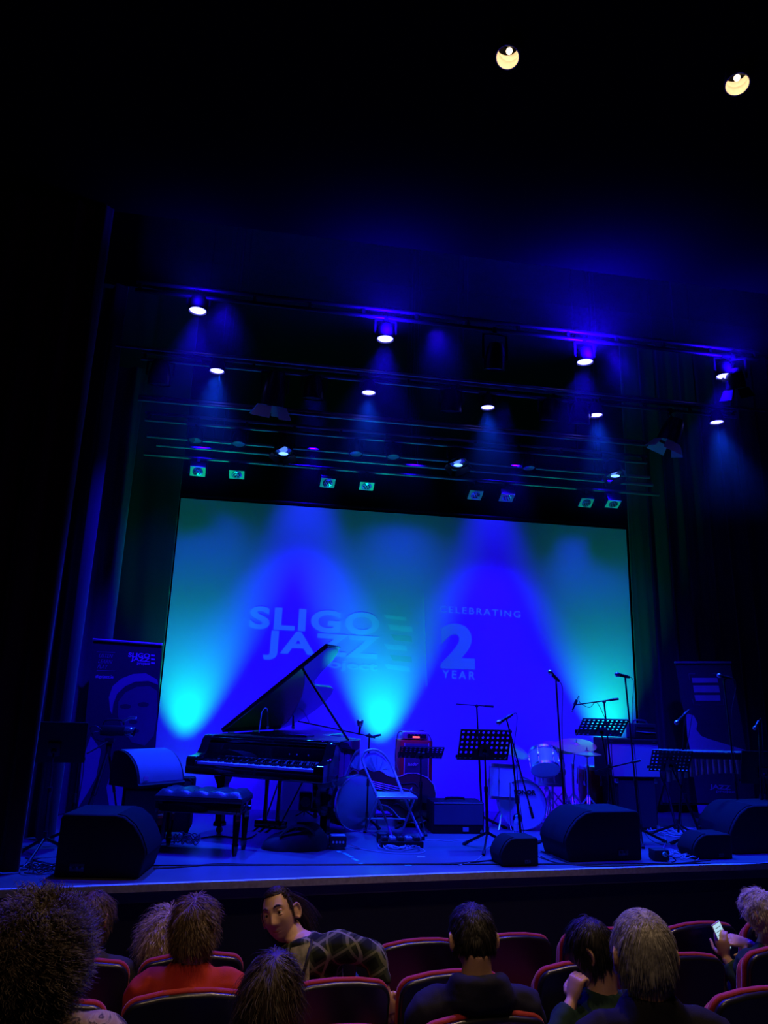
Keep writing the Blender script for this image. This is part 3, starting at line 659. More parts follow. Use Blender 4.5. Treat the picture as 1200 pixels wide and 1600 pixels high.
# piano bench
bc = atz(312, 1326, S); t = thing('piano_bench', 'black padded piano bench with buttoned leather top in front of the piano', 'bench', (-.42, .93, S), -R(14))
m = MB(); n1, n2 = 33, 17; vs = []; fs = []
for j in range(n2):
    for i in range(n1):
        x = -.385 + .77 * i / (n1 - 1); y = -.18 + .36 * j / (n2 - 1)
        e = min(1, (1 - abs(x / .385)) * 9) * min(1, (1 - abs(y / .18)) * 6)
        bu = abs(math.sin(PI * 5 * (x + .385) / .77)) * abs(math.sin(PI * 3 * (y + .18) / .36))
        vs.append((x, y, .455 + .035 * e ** .5 + .022 * bu ** .6 * e))
for j in range(n2 - 1):
    for i in range(n1 - 1): a = j * n1 + i; fs.append((a, a + 1, a + n1 + 1, a + n1))
m.add(vs, fs); m.box((0, 0, .435), (.775, .365, .045), bev=.015); o = m.build('cushion', 'leather', t)
bt = MB()
for i in range(1, 5):
    for j in range(1, 3): bt.ball((-.385 + .77 * i / 5, -.18 + .36 * j / 3, .492), .009, 8)
bt.build('buttons', 'leather', o, kind='stuff')
m = MB(); m.box((0, 0, .37), (.75, .34, .09), bev=.006); m.build('apron', 'gloss', t)
for sx in (-1, 1):
    for sy in (-1, 1):
        m = MB(); m.tube([(sx * .34, sy * .14, .36), (sx * .34, sy * .14, .30), (sx * .34, sy * .14, .10), (sx * .34, sy * .14, .09), (sx * .34, sy * .14, .05), (sx * .34, sy * .14, 0)], [.034, .034, .022, .028, .026, .016], 4); m.build('leg', 'gloss', t)
for sx in (-1, 1): 
    m = MB(); m.cyl((sx * .385, 0, .37), (sx * .42, 0, .37), .018); m.build('height_knob', 'plastic', t)

# ================================================================== STANDS AND MICROPHONES
def tripod_base(t, x, y, r=.30, h=.16, rot=0., n=3, z=S, rr=.010):
    for k in range(n):
        a = rot + k * 2 * PI / n; e = (x + r * math.cos(a), y + r * math.sin(a), z + .012)
        m = MB(); m.tube([(x, y, z + h), e], [(rr, rr * 1.3)] * 2, 8); o = m.build('leg', 'blackmetal', t, world=True)
        f = MB(); d = (V(e) - V((x, y, z + h))).normalized(); f.tube([V(e) - d * .04, V(e) + d * .012], rr * 1.7, 8); f.build('rubber_foot', 'rubber', o if False else t, world=True)
    m = MB(); m.cyl((x, y, z + h - .02), (x, y, z + h + .05), .018); m.build('leg_collar', 'plastic', t, world=True)
def music_stand(name_label, c, w_, h_, tilt, yaw, base, rot=0., holes=(10, 6), group=None, solid=False, lipd=.05):
    """desk centred at c (world) with real perforations, post down to base"""
    t = thing('music_stand', name_label, 'music stand', (base[0], base[1], S), group=group)
    mx = Matrix.Translation(c) @ Matrix.Rotation(yaw, 4, 'Z') @ Matrix.Rotation(tilt, 4, 'X')    # local x right, z up the desk, -y toward viewer
    m = MB(); nx, nz = holes; cw, ch = w_ / nx, h_ / nz
    vs = []; fs = []
    for i in range(nx):
        for j in range(nz):
            x = -w_ / 2 + cw * (i + .5); z = -h_ / 2 + ch * (j + .5); r = min(cw, ch) * .27
            plain = solid or (abs(x) < w_ * .22 and j < 2) or (abs(x) < w_ * .12 and j < 3)
            sq = [(-1, -1), (0, -1), (1, -1), (1, 0), (1, 1), (0, 1), (-1, 1), (-1, 0)]
            n = len(vs); o8 = [(x + a * cw / 2, z + b * ch / 2) for a, b in sq]
            i8 = [(x + r * math.cos(math.atan2(b, a)), z + r * math.sin(math.atan2(b, a))) for a, b in sq]
            for y in (-.001, .001): vs += [(a, y, b) for a, b in o8] + [(a, y, b) for a, b in i8]
            for k in range(8):
                k2 = (k + 1) % 8
                fs.append((n + k, n + k2, n + 8 + k2, n + 8 + k)); fs.append((n + 16 + k, n + 24 + k, n + 24 + k2, n + 16 + k2))
                if not plain: fs.append((n + 8 + k, n + 8 + k2, n + 24 + k2, n + 24 + k))
            if plain: fs.append(tuple(n + 8 + k for k in range(8))); fs.append(tuple(n + 24 + k for k in reversed(range(8))))
    m.add(vs, fs, mx)
    for a in (-1, 1): m.box((a * w_ / 2, 0, 0), (.006, .012, h_), mx=mx)
    m.box((0, 0, h_ / 2), (w_, .012, .006), mx=mx)
    m.build('desk', 'blackmetal', t, world=True)
    m = MB(); m.box((0, lipd / 2, -h_ / 2), (w_ + .01, lipd, .004), mx=mx); m.box((0, lipd, -h_ / 2 + .012), (w_ + .01, .003, .024), mx=mx); m.build('desk_ledge', 'blackmetal', t, world=True)
    hub = mx @ V((0, -.03, -h_ * .18))
    m = MB(); m.box((0, -.015, -h_ * .15), (.10, .02, .12), mx=mx, bev=.005); m.ball(hub, .024, 12); m.build('tilt_head', 'plastic', t, world=True)
    m = MB(); mid = V((base[0] * .5 + hub.x * .5, base[1] * .5 + hub.y * .5, (S + .2 + hub.z) / 2))
    m.tube([hub, mid], .008, 10); m.build('inner_tube', 'blackmetal', t, world=True)
    m = MB(); m.tube([mid, V((base[0], base[1], S + .14))], .013, 12); m.build('outer_tube', 'blackmetal', t, world=True)
    m = MB(); m.cyl(mid - V((0, 0, .03)), mid + V((0, 0, .02)), .019); m.build('clutch', 'plastic', t, world=True)
    tripod_base(t, base[0], base[1], .27, .15, rot)
    return t
def desk_from_px(uL, uR, vT, vB, Y, tilt):
    """centre, width, height of a desk seen between these pixels, standing around y=Y"""
    a = at(uL, (vT + vB) / 2, Y); b = at(uR, (vT + vB) / 2, Y); c = (a + b) / 2
    return c, (b - a).length
def microphone(mb_parent, tip, tail, r=.024, headmat='chrome', bodymat='blackmetal', name='microphone'):
    """vocal microphone: ball grille at tip, tapering handle to tail"""
    tip, tail = V(tip), V(tail); d = (tail - tip).normalized(); L = (tail - tip).length
    mx = Matrix.Translation(tip) @ aim((0, 0, 0), d)
    m = MB(); m.lathe([(.004, 0), (r * .7, r * .3), (r, r), (r, r * 1.3), (r * .85, r * 2.0)], mx, 20); h = m.build('microphone_grille', headmat, mb_parent, world=True)
    m = MB(); m.lathe([(r * .92, r * 1.15), (r * .92, r * 1.35), (r * .72, r * 2.2), (r * .5, L * .8), (r * .5, L), (r * .3, L + .002)], mx, 20); m.build('microphone_body', bodymat, mb_parent, world=True)
def mic_stand(label, base, top, boom=None, mic=None, round_base=False, rot=0., group=None, rb=.28, cable=None, cat='microphone stand', r=.0085, clutch=.5, mr=.024, straight_mic=False):
    t = thing('microphone_stand', label, cat, (base[0], base[1], S), group=group)
    base3 = V((base[0], base[1], S)); top = V(top)
    mid = base3.lerp(top, clutch)
    m = MB(); m.tube([base3 + V((0, 0, .05)), mid], r * 1.35, 10); m.build('lower_tube', 'blackmetal', t, world=True)
    m = MB(); m.tube([mid, top], r, 10); m.build('upper_tube', 'blackmetal', t, world=True)
    d = (top - base3).normalized()
    m = MB(); m.tube([mid - d * .04, mid + d * .035], [.019, .016], 12); m.build('clutch', 'plastic', t, world=True)
    if round_base:
        m = MB(); m.lathe([(.13, 0), (.13, .01), (.11, .022), (.03, .04), (.018, .07)], Matrix.Translation(base3), 32); m.build('round_base', 'blackmetal', t, world=True)
    else: tripod_base(t, base[0], base[1], rb, .13, rot)
    if boom:
        a, b = V(boom[0]), V(boom[1]); m = MB(); m.tube([a, b], r * .8, 10); m.build('boom_arm', 'blackmetal', t, world=True)
        m = MB(); dd = (b - a).normalized(); m.ball(top, .02, 12); m.tube([b - dd * .10, b], .013, 10); m.build('boom_clamp', 'plastic', t, world=True)
    if mic:
        microphone(t, mic[0], mic[1], mr)
        m = MB(); q = V(mic[0]).lerp(V(mic[1]), .72); dd = (V(mic[1]) - V(mic[0])).normalized(); m.tube([q - dd * .03, q + dd * .03], .017, 10)
        m.tube([q, (V(boom[0]) if boom else top)], .008, 8); m.build('microphone_clip', 'plastic', t, world=True)
        tl_ = V(mic[1]); pts = [tl_, tl_ + dd * .05 + V((0, 0, -.01)), tl_ + dd * .06 + V((0, 0, -.09))]
        if boom: pts += [V(boom[0]).lerp(V(boom[1]), .3) + V((0, 0, -.05)), V(boom[0]).lerp(V(boom[1]), .5) + V((0, 0, -.02))]
        pts += [top.lerp(base3, .25) + V((.03, -.01, 0)), mid + V((.02, -.01, 0)), base3 + V((.03, -.02, .12)), base3 + V((.16, -.08, .008)), base3 + V((.36, .05, .007))]
        m = MB(); m.tube(pts, .0035, 6, smooth=6); m.build('microphone_cable', 'cable', t, world=True)
    return t

# far left: music stand with solid dark desk near the wing
c = at(86, 1160, .95); b = atz(60, 1345, S)
music_stand('dark solid-desk music stand in the shadow beside the maroon curtain', c, .50, .36, R(20), R(8), (b.x, b.y + .1), .4, solid=True)
# tall slim mic stand by it
t1 = at(106, 1128, 1.2); t2 = at(129, 1173, 1.2); b = atz(92, 1325, S)
mic_stand('slim boom stand with a bare angled arm at the far left', (b.x + .05, 1.15), (b.x + .05, 1.15, t2.z), boom=(t1, t2 + (t2 - t1) * .05), rot=.7)
# video camera on tripod
Y = 1.9; c = at(172, 1150, Y); t = thing('camcorder_tripod', 'black tripod standing in front of the left banner', 'tripod', (c.x, Y, S))
hub = at(170, 1172, Y)
for (u, v), dy in (((134, 1284), -.1), ((148, 1284), -.35), ((187, 1284), .15)):
    e = atz(u, v + 6, S + .01); e = V((hub.x + (e.x - hub.x) * 1.0, Y + dy, S + .01)); m = MB(); mid = hub.lerp(e, .55); m.tube([hub, mid], .015, 8); m.tube([mid, e], .010, 8); o = m.build('leg', 'blackmetal', t, world=True)
m = MB(); m.cyl(hub - V((0, 0, .06)), hub + V((0, 0, .07)), .03); m.build('centre_column', 'plastic', t, world=True)
m = MB(); m.box(hub + V((0, 0, .09)), (.09, .08, .05), bev=.01); m.tube([hub + V((0, -.02, .09)), hub + V((-.16, -.2, -.02))], .009, 8); m.build('pan_head', 'plastic', t, world=True)
h2 = hub + V((.0, 0, .125)); t = thing('camcorder', 'black video camera with looped cable on the tripod by the left banner', 'camera', h2)
m = MB(); m.box((0.02, 0, .06), (.24, .10, .10), bev=.02); m.build('body', 'plastic', t)
m = MB(); m.lathe([(.045, 0), (.05, .02), (.05, .09), (.042, .1), (.04, .06), (.01, .05)], Matrix.Translation((.13, -.0, .06)) @ aim((0, 0, 0), (1, -.15, -.1)), 20); m.build('lens', 'glass', t)
m = MB(); m.tube([(-.08, 0, .11), (-.06, 0, .16), (.08, 0, .165), (.12, 0, .12)], .010, 8, smooth=4); m.build('handle', 'plastic', t)
m = MB(); m.tube([(.1, 0, .15), (.17, 0, .19), (.23, -.01, .19)], .014, 10); m.build('shotgun_microphone', 'chrome', t)
m = MB(); m.tube([(-.1, 0, .05), (-.2, -.02, .02), (-.24, 0, -.1), (-.22, .02, -.35), (-.23, 0, -.7), (-.2, -.05, -1.05)], .005, 6, smooth=6); m.tube([(-.05, -.04, .03), (-.13, -.05, .1), (-.2, -.02, .08), (-.14, 0, -.02), (-.06, .02, -.05)], .005, 6, smooth=6); m.build('video_cable', 'cable', t)

# curved side-fill monitor on a subwoofer
Y = .95; base = atz(233, 1322, S); bx = at(200, 1300, Y).x
t = thing('subwoofer_cabinet', 'tall black speaker cabinet carrying the curved monitor speaker', 'speaker', (at(216, 1300, 1.05).x, 1.35, S))
m = MB(); m.box((0, 0, .25), (.36, .46, .50), bev=.01); m.build('cabinet', 'tolex', t)
m = MB(); m.box((.0, -.235, .25), (.30, .008, .42), bev=.004); m.build('grille', 'darkgrille', t)
m = MB(); m.tube([(.185, -.06, .36), (.2, -.06, .38), (.2, .06, .38), (.185, .06, .36)], .008, 6); m.build('side_handle', 'plastic', t)
t = thing('monitor_speaker', 'curved-grille monitor speaker lit bright blue on top of a black cabinet', 'speaker', (at(228, 1228, 1.2).x, 1.2, S + .50))
Lw = .50; arc = [(.24, .0), (.24, .22)] + [(.24 - .50 * math.sin(a) * .98, .02 + .30 * math.cos(a)) for a in [0.45 + .11 * k for k in range(11)]] + [(-.26, .02), (-.24, 0)]
mm = Matrix(((0, 0, 1, -Lw / 2), (1, 0, 0, 0), (0, 1, 0, 0), (0, 0, 0, 1)))
arc = [(.22, 0), (.22, .20), (.20, .30), (.12, .315)] + [(.12 - .36 * math.sin(a), .315 - .31 * (1 - math.cos(a))) for a in [.16 * k for k in range(1, 10)]] + [(-.26, .03), (-.24, 0)]
arc = [(y * .9, z * .95) for y, z in arc]
m = MB(); m.prism(arc, 0, Lw, mm); m.build('cabinet', 'plastic', t)
ga = [(y - .006 if y < .1 else y, z + .006) for y, z in arc[3:-2]]
n = len(ga); m = MB(); vs = [(-Lw / 2 + .02, y, z) for y, z in ga] + [(Lw / 2 - .02, y, z) for y, z in ga] + [(-Lw / 2 + .02, y, z - .008) for y, z in ga] + [(Lw / 2 - .02, y, z - .008) for y, z in ga]
fs = [(i, i + 1, n + i + 1, n + i) for i in range(n - 1)] + [(2 * n + i, 3 * n + i, 3 * n + i + 1, 2 * n + i + 1) for i in range(n - 1)]
m.add(vs, fs); m.build('curved_grille', 'grille', t)
m = MB(); m.box((-Lw / 2 + .075, -.222, .085), (.045, .006, .035), mx=None); m.build('badge', 'banw', t)
t.rotation_euler = (0, 0, .78)
# black case on casters under / behind the bench
t = thing('equipment_case', 'black upright case on casters between the cabinet and the piano bench', 'case', (at(262, 1300, 1.35).x, 1.62, S))
m = MB(); m.box((0, 0, .29), (.36, .36, .46), bev=.02); m.build('body', 'tolex', t)
m = MB(); m.tube([(-.17, -.17, .5), (-.14, -.17, .53), (.14, -.17, .53), (.17, -.17, .5)], .01, 8); m.build('handle', 'plastic', t)
for sx in (-1, 1):
    for sy in (-1, 1):
        m = MB(); m.cyl((sx * .14 - .012, sy * .14, .03), (sx * .14 + .012, sy * .14, .03), .03); m.box((sx * .14, sy * .14, .055), (.03, .03, .03)); m.build('caster', 'rubber', t)

wgr = mat('dark_monitor_grille', (.010, .010, .012), .9, .0, .2, bump=.6, bscale=500)
def wedge(label, uL, uR, yf, depth, hgt, faces, rz, group=None):
    """floor monitor seen from its end: upright back on one side, rounded top, grille sloping down on the other"""
    A = at(uL, 1340, yf); B = at(uR, 1340, yf); cx = (A.x + B.x) / 2; Wd = (B.x - A.x) * .93
    t = thing('monitor_wedge', label, 'monitor speaker', (cx, yf + depth / 2, S), rz, group); s_ = -1 if faces == 'L' else 1
    prof = [(-.5, 0), (-.5, .93), (-.47, 1.0), (.12, 1.0), (.22, .97), (.34, .84), (.43, .66), (.49, .46), (.5, .36), (.44, 0)]
    prof = [(s_ * a * Wd, b * hgt) for a, b in prof]
    mm = Matrix(((1, 0, 0, 0), (0, 0, 1, 0), (0, 1, 0, 0), (0, 0, 0, 1)))
    m = MB(); m.prism(prof, -depth / 2, depth / 2, mm); m.build('cabinet', 'tolex', t, bev=.012)
    g = prof[3:9]; n = len(g); y0, y1 = -depth / 2 + .02, depth / 2 - .02; o_ = s_ * .006
    m = MB(); vs = [(a + o_, y0, b + .004) for a, b in g] + [(a + o_, y1, b + .004) for a, b in g] + [(a - o_, y0, b - .004) for a, b in g] + [(a - o_, y1, b - .004) for a, b in g]
    fs = [(i, i + 1, n + i + 1, n + i) for i in range(n - 1)] + [(2 * n + i, 3 * n + i, 3 * n + i + 1, 2 * n + i + 1) for i in range(n - 1)] + [(i, 2 * n + i, 2 * n + i + 1, i + 1) for i in range(n - 1)]
    m.add(vs, fs); m.build('grille', wgr, t)
    px_ = -s_ * Wd * .25 if hgt > .3 else -s_ * Wd * .2
    m = MB(); m.box((px_, -depth / 2 - .002, hgt * .16), (.10 * hgt / .42, .008, .05 * hgt / .42)); m.build('connector_plate', 'darkshell', t)
    for k in (-.02, .02):
        m = MB(); m.cyl((px_ + k * hgt / .42, -depth / 2 - .005, hgt * .16), (px_ + k * hgt / .42, -depth / 2 - .012, hgt * .16), .010 * hgt / .42); m.build('socket', 'blackmetal', t)
    m = MB(); m.box((-s_ * Wd * .5, 0, hgt * .6), (.012, .16, .05), bev=.004); m.build('handle', 'plastic', t)
    return t
wedge('large black stage monitor at the left end of the stage edge', 85, 240, -.02, .46, .43, 'R', -.12)
wedge('small black stage monitor standing just below the large music stand', 777, 843, .30, .24, .22, 'L', .1)
wedge('large black stage monitor in front of the drum kit and guitar cabinet', 870, 1008, .48, .46, .41, 'L', .12)
wedge('small black stage monitor near the right end of the stage edge', 1078, 1148, .55, .24, .21, 'L', .1)
wedge('large dark stage monitor cut by the right edge of the frame', 1127, 1262, .80, .46, .43, 'L', .15)

# ================================================================== CENTRE STAGE
# dark bass drum lying behind the piano's tail
cc = at(545, 1268, 1.95); t = thing('bass_drum', 'dark bass drum with pale rim lugs standing behind the piano', 'drum', (cc.x - .02, 2.05, S))
mx = Matrix.Translation((0, 0, .275)) @ aim((0, 0, 0), (.5, -.85, 0))
m = MB(); m.lathe([(.25, -.2), (.252, 0), (.25, .17)], mx, 40); m.build('shell', 'darkshell', t)
m = MB(); m.lathe([(.262, .15), (.27, .16), (.27, .195), (.262, .2), (.25, .195)], mx, 40); m.build('hoop', 'chrome', t)
m = MB(); m.lathe([(.25, .185), (.2, .19), (.001, .192)], mx, 40); m.build('front_head', 'darkhead', t)
for k in range(8):
    a = k * PI / 4 + .2; p = mx @ V((.278 * math.cos(a), .278 * math.sin(a), .17)); m = MB(); m.box(p, (.02, .02, .03), bev=.004); m.build('lug', 'chrome', t)
for s_ in (-1, 1):
    p = mx @ V((s_ * .25, 0, .02)); m = MB(); m.tube([p, V((p.x * 1.25, p.y * 1.2, .0))], .008, 8); m.build('spur', 'chrome', t)
# black cloth bag on the floor below the piano
p = atz(450, 1318, S); t = thing('gig_bag', 'black soft bag lying on the floor under the piano', 'bag', (p.x + .06, 1.05, S))
m = MB(); vs = []; fs = []; nu, nv = 28, 12
for j in range(nv + 1):
    for i in range(nu):
        a = 2 * PI * i / nu; tt = j / nv * PI / 2; rr = math.cos(tt) ** .5 if j < nv else .001
        q = V((.30 * rr * math.cos(a), .19 * rr * math.sin(a), .17 * math.sin(tt) * (1 + .35 * math.cos(a) * .8)))
        q += V((1, 1, .5)) * .02 * noise.noise(q * 9); vs.append((q.x, q.y, max(0, q.z)))
for j in range(nv):
    for i in range(nu): a = j * nu + i; b = j * nu + (i + 1) % nu; fs.append((a, b, b + nu, a + nu))
m.add(vs, fs); m.build('fabric_body', 'rubber', t)
m = MB(); m.tube([(-.15, -.12, .12), (-.05, -.14, .2), (.08, -.14, .2), (.16, -.12, .13)], .012, 8, smooth=5); m.build('carry_strap', 'cable', t)

# piano microphones: boom stand reaching in
p1 = at(466, 1127, 1.75); p2 = at(586, 1152, 1.75); bse = at(577, 1300, 1.75)
hub = at(577, 1149, 1.95); p2 = at(586, 1152, 1.95); t = mic_stand('boom stand reaching leftward over the open piano', (hub.x, 1.95), (hub.x, 1.95, hub.z), boom=(p1, p2), rot=.3, rb=.15)
m = MB(); m.tube([p2 - V((.05, 0, 0)), at(595, 1148, 1.95)], .012, 10); m.build('boom_handle', 'plastic', t, world=True)
microphone(t, at(458, 1140, 1.75), at(458, 1118, 1.75), .018)
m = MB(); m.tube([at(458, 1118, 1.75), at(463, 1109, 1.75), at(470, 1108, 1.75), at(478, 1118, 1.75), at(484, 1131, 1.75)], .004, 6, smooth=6); m.build('microphone_cable', 'greycable', t, world=True)
q = at(417, 1125, 1.7); t = thing('piano_microphone', 'slim microphone with hooked cable inside the raised piano lid', 'microphone', (q.x, 1.7, S + .95))
microphone(t, at(418, 1139, 1.7), at(418, 1112, 1.7), .013)
m = MB(); m.tube([at(418, 1112, 1.7), at(417, 1107, 1.7), at(413, 1107, 1.7), at(409, 1113, 1.7)], .004, 6, smooth=5); m.tube([at(409, 1113, 1.7), at(404, 1150, 1.7)], .006, 6); m.build('gooseneck', 'greycable', t, world=True)
# small stereo microphone standing up from the boom
q = at(562, 1148, 1.8); t = thing('stereo_microphone', 'short studio microphone with a wide head standing at the piano tail', 'microphone', q)
m = MB(); m.tube([at(561, 1148, 1.8), at(562, 1140, 1.8), at(563, 1135, 1.8)], .012, 8); m.build('swivel', 'blackmetal', t, world=True)
m = MB(); m.lathe([(.022, 0), (.03, .012), (.03, .03), (.034, .032), (.034, .06), (.028, .066)], Matrix.Translation(at(562.5, 1135, 1.8)), 20); m.build('capsule_head', 'chrome', t, world=True)

# folding chair
Y = 1.55; cc = atz(605, 1308, S)
def fp(u, v, Y=1.55): return at(u, v, Y)
t = thing('folding_chair', 'pale blue-lit metal folding chair with a fan-shaped back at centre stage', 'chair', (cc.x, 1.6, S))
Lf = fp(614, 1312, 1.45); Rf_ = fp(662, 1312, 1.45)
# side rails run from front feet up to the rounded back
top = [fp(614, 1312, 1.42), fp(590, 1247, 1.60), fp(568, 1194, 1.75), fp(567, 1180, 1.78), fp(574, 1173, 1.79), fp(588, 1172, 1.80), fp(602, 1181, 1.79), fp(614, 1201, 1.76), fp(630, 1242, 1.60), fp(661, 1312, 1.42)]
m = MB(); m.tube(top, .013, 10, smooth=6); m.build('back_frame', 'steel', t, world=True)
fan = [fp(572, 1197, 1.76), fp(569, 1184, 1.78), fp(574, 1177, 1.79), fp(587, 1176, 1.80), fp(600, 1184, 1.79), fp(611, 1201, 1.76), fp(607, 1203, 1.75), fp(594, 1203, 1.74), fp(584, 1206, 1.74), fp(577, 1203, 1.75)]
cen = sum(fan, V()) / len(fan); n = len(fan); m = MB(); m.add(fan + [p + V((0, .006, 0)) for p in fan] + [cen + V((0, -.01, 0)), cen + V((0, -.004, 0))], [(i, (i + 1) % n, 2 * n) for i in range(n)] + [(n + (i + 1) % n, n + i, 2 * n + 1) for i in range(n)] + [(i, i + n, (i + 1) % n + n, (i + 1) % n) for i in range(n)]); o = m.build('backrest', mat('chair_back_blue', (.30, .34, .42), .5), t, world=True)
for k in range(5):
    a = fp(590 + (k - 2) * 2.5, 1203, 1.735); b = fan[0].lerp(fan[5], k / 4); e = [fp(574, 1186, 1.77), fp(578, 1179, 1.78), fp(588, 1178, 1.79), fp(598, 1185, 1.78), fp(606, 1196, 1.76)][k]
    m = MB(); m.tube([a, e + V((0, -.012, 0))], .004, 6); m.build('fan_rib', 'steel', o, world=True)
m = MB(); q = [fp(588, 1243, 1.80), fp(632, 1241, 1.80), fp(655, 1243, 1.42), fp(592, 1244, 1.42)]; z = fp(620, 1243, 1.6).z
q = [V((fp(586, 1243, 1.8).x, 1.82, z)), V((fp(640, 1243, 1.8).x, 1.82, z)), V((fp(653, 1243, 1.42).x, 1.42, z)), V((fp(590, 1243, 1.42).x, 1.42, z))]
m.add([p + V((0, 0, .012)) for p in q] + [p - V((0, 0, .012)) for p in q], [(0, 1, 2, 3), (7, 6, 5, 4), (0, 4, 5, 1), (1, 5, 6, 2), (2, 6, 7, 3), (3, 7, 4, 0)]); m.build('seat', 'steel', t, world=True, bev=.006)
for (a, b) in ((q[3] + V((0.01, .05, 0)), V((q[3].x - .02, 1.98, S + .01))), (q[2] + V((-.02, .05, 0)), V((q[2].x - .03, 1.98, S + .01)))):
    m = MB(); m.tube([a, b], .011, 8); m.build('rear_leg', 'steel', t, world=True)
m = MB(); m.tube([V((q[3].x - .02, 1.88, S + .12)), V((q[2].x - .03, 1.88, S + .12))], .008, 8); m.build('stretcher', 'steel', t, world=True)
for p in (top[0], top[-1]): 
    m = MB(); m.tube([p + V((0, 0, .03)), V((p.x, p.y, S))], .018, 10); m.build('foot_cap', 'rubber', t, world=True)

# double bass lying on its side
Y = 2.15; t = thing('double_bass', 'dark double bass lying on its side on the floor behind the folding chair', 'double bass', (at(620, 1275, Y).x, Y, S))
def bassoutline():
    # half outline (length s from tail, half width), full-size instrument
    h = [(0, .0), (.01, .12), (.06, .24), (.16, .315), (.30, .335), (.42, .30), (.50, .235), (.58, .20), (.66, .20), (.74, .235), (.84, .265), (.94, .25), (1.02, .18), (1.07, .09), (1.10, .04)]
    return [(s, w_) for s, w_ in h] + [(s, -w_) for s, w_ in reversed(h[:-1])][:-1]
ax0 = at(676, 1287, Y); 
bd = V((-.93, .16, .20)).normalized()       # tail -> neck, rising slightly to the left
front = V((.05, -.92, .34)).normalized()    # the belly faces the stalls
bmx = frame_mx(V((at(680, 1270, Y).x, Y, S + .24)), bd, front)
bo = [(a * .86, b * .78) for a, b in bassoutline()]
m = MB(); m.prism(bo, -.17, 0, bmx); m.build('body', 'varnish', t, world=True, bev=.012)
m = MB(); m.tube([bmx @ V((a, b, .003)) for a, b in bo] + [bmx @ V((bo[0][0], bo[0][1], .003))], .005, 6); m.build('edge_binding', 'purfling', t, world=True)
m = MB(); m.box((1.02, 0, .035), (.75, .055, .04), mx=bmx, bev=.01); m.build('neck', 'varnish', t, world=True)
m = MB(); m.add([bmx @ V(p) for p in ((.42, -.035, .06), (.42, .035, .06), (1.36, .02, .075), (1.36, -.02, .075), (.42, -.035, .045), (.42, .035, .045), (1.36, .02, .055), (1.36, -.02, .055))], [(0, 1, 2, 3), (7, 6, 5, 4), (0, 4, 5, 1), (1, 5, 6, 2), (2, 6, 7, 3), (3, 7, 4, 0)]); m.build('fingerboard', 'ebony', t, world=True)
m = MB(); m.prism([(.28, -.08), (.28, .08), (.30, .055), (.30, -.055)], .0, .09, bmx); m.build('bridge', 'purfling', t, world=True)
m = MB(); m.prism([(.02, -.03), (.02, .03), (.2, .045), (.2, -.045)], .03, .05, bmx); m.build('tailpiece', 'ebony', t, world=True)
for k in range(4):
    y_ = -.03 + .02 * k; m = MB(); m.tube([bmx @ V((.2, y_, .055)), bmx @ V((.29, y_ * 1.3, .095)), bmx @ V((1.38, y_ * .5, .085))], .005, 6); m.build('string', 'string', t, world=True)
for s_ in (-1, 1):
    m = MB(); m.tube([bmx @ V((.22, s_ * .12, .004)), bmx @ V((.26, s_ * .15, .004)), bmx @ V((.33, s_ * .13, .004)), bmx @ V((.40, s_ * .11, .004)), bmx @ V((.44, s_ * .135, .004))], .006, 6, smooth=4); m.build('sound_hole', 'ink', t, world=True)
m = MB(); m.tube([bmx @ V((-.0, 0, -.08)), bmx @ V((-.12, 0, -.08))], .008, 8); m.build('end_pin', 'chrome', t, world=True)
m = MB(); m.tube([bmx @ V((1.36, 0, .05)), bmx @ V((1.44, 0, .05)), bmx @ V((1.53, 0, .02)), bmx @ V((1.55, 0, -.02))], [.03, .035, .03, .02], 10, smooth=3); m.build('scroll', 'varnish', t, world=True)
# support so the bass rests on the floor: a low padded instrument cradle
t = thing('instrument_cradle', 'low dark folding frame under the double bass', 'instrument stand', (at(615, 1292, Y).x, Y + .05, S))
for s_ in (-.2, .25):
    m = MB(); m.tube([(s_, -.24, 0.01), (s_ + .02, 0.05, .10), (s_, .3, .01)], .011, 8); m.build('cradle_arm', 'blackmetal', t)
m = MB(); m.tube([(-.2, .05, .09), (.27, .05, .09)], .009, 8); m.build('cross_bar', 'blackmetal', t)

# red amplifier stack with head
Y = 2.35; a = at(624, 1222, Y); b = at(675, 1222, Y); Wd = b.x - a.x; cx = (a.x + b.x) / 2; zt = at(650, 1157, Y).z
hs = zt - S; t = thing('bass_cabinet', 'lower red-covered speaker cabinet of the amplifier stack behind the bass', 'speaker', (cx, Y + .15, S))
def redcab(t, w_, d_, h_, txt=None):
    m = MB(); m.box((0, 0, h_ / 2), (w_, d_, h_), bev=.012); m.build('cabinet', 'red', t)
    m = MB(); m.box((0, -d_ / 2 - .001, h_ / 2), (w_ * .72, .008, h_ * .86), bev=.003); m.build('grille_cloth', 'darkgrille', t)
    m = MB(); 
    for s_ in (-1, 1): m.box((s_ * w_ * .37, -d_ / 2 - .004, h_ / 2), (w_ * .02, .01, h_ * .88))
    m.build('trim_strip', 'banw', t)
hlow = .42; redcab(t, Wd * 1.05, .34, hlow)
t = thing('bass_cabinet', 'upper red-covered speaker cabinet with dark grille and script badge', 'speaker', (cx, Y + .15, S + hlow)); hu = hs - hlow
redcab(t, Wd, .32, hu)
m = MB(); text_between(m, 'fender', (-.1, -.172, hu * .40), (.02, -.172, hu * .41), .035, V((0, -1, 0)), 0, .001, 1, .3); m.build('script_badge', 'banw', t)
t = thing('amplifier_head', 'small amplifier head with a glowing red light on the red stack', 'amplifier', (cx, Y + .15, S + hs))
m = MB(); m.box((0, 0, .05), (Wd * .8, .24, .085), bev=.02); m.build('housing', 'steel', t)
m = MB(); m.box((0.01, -.122, .045), (Wd * .58, .01, .045)); m.build('control_panel', 'plastic', t)
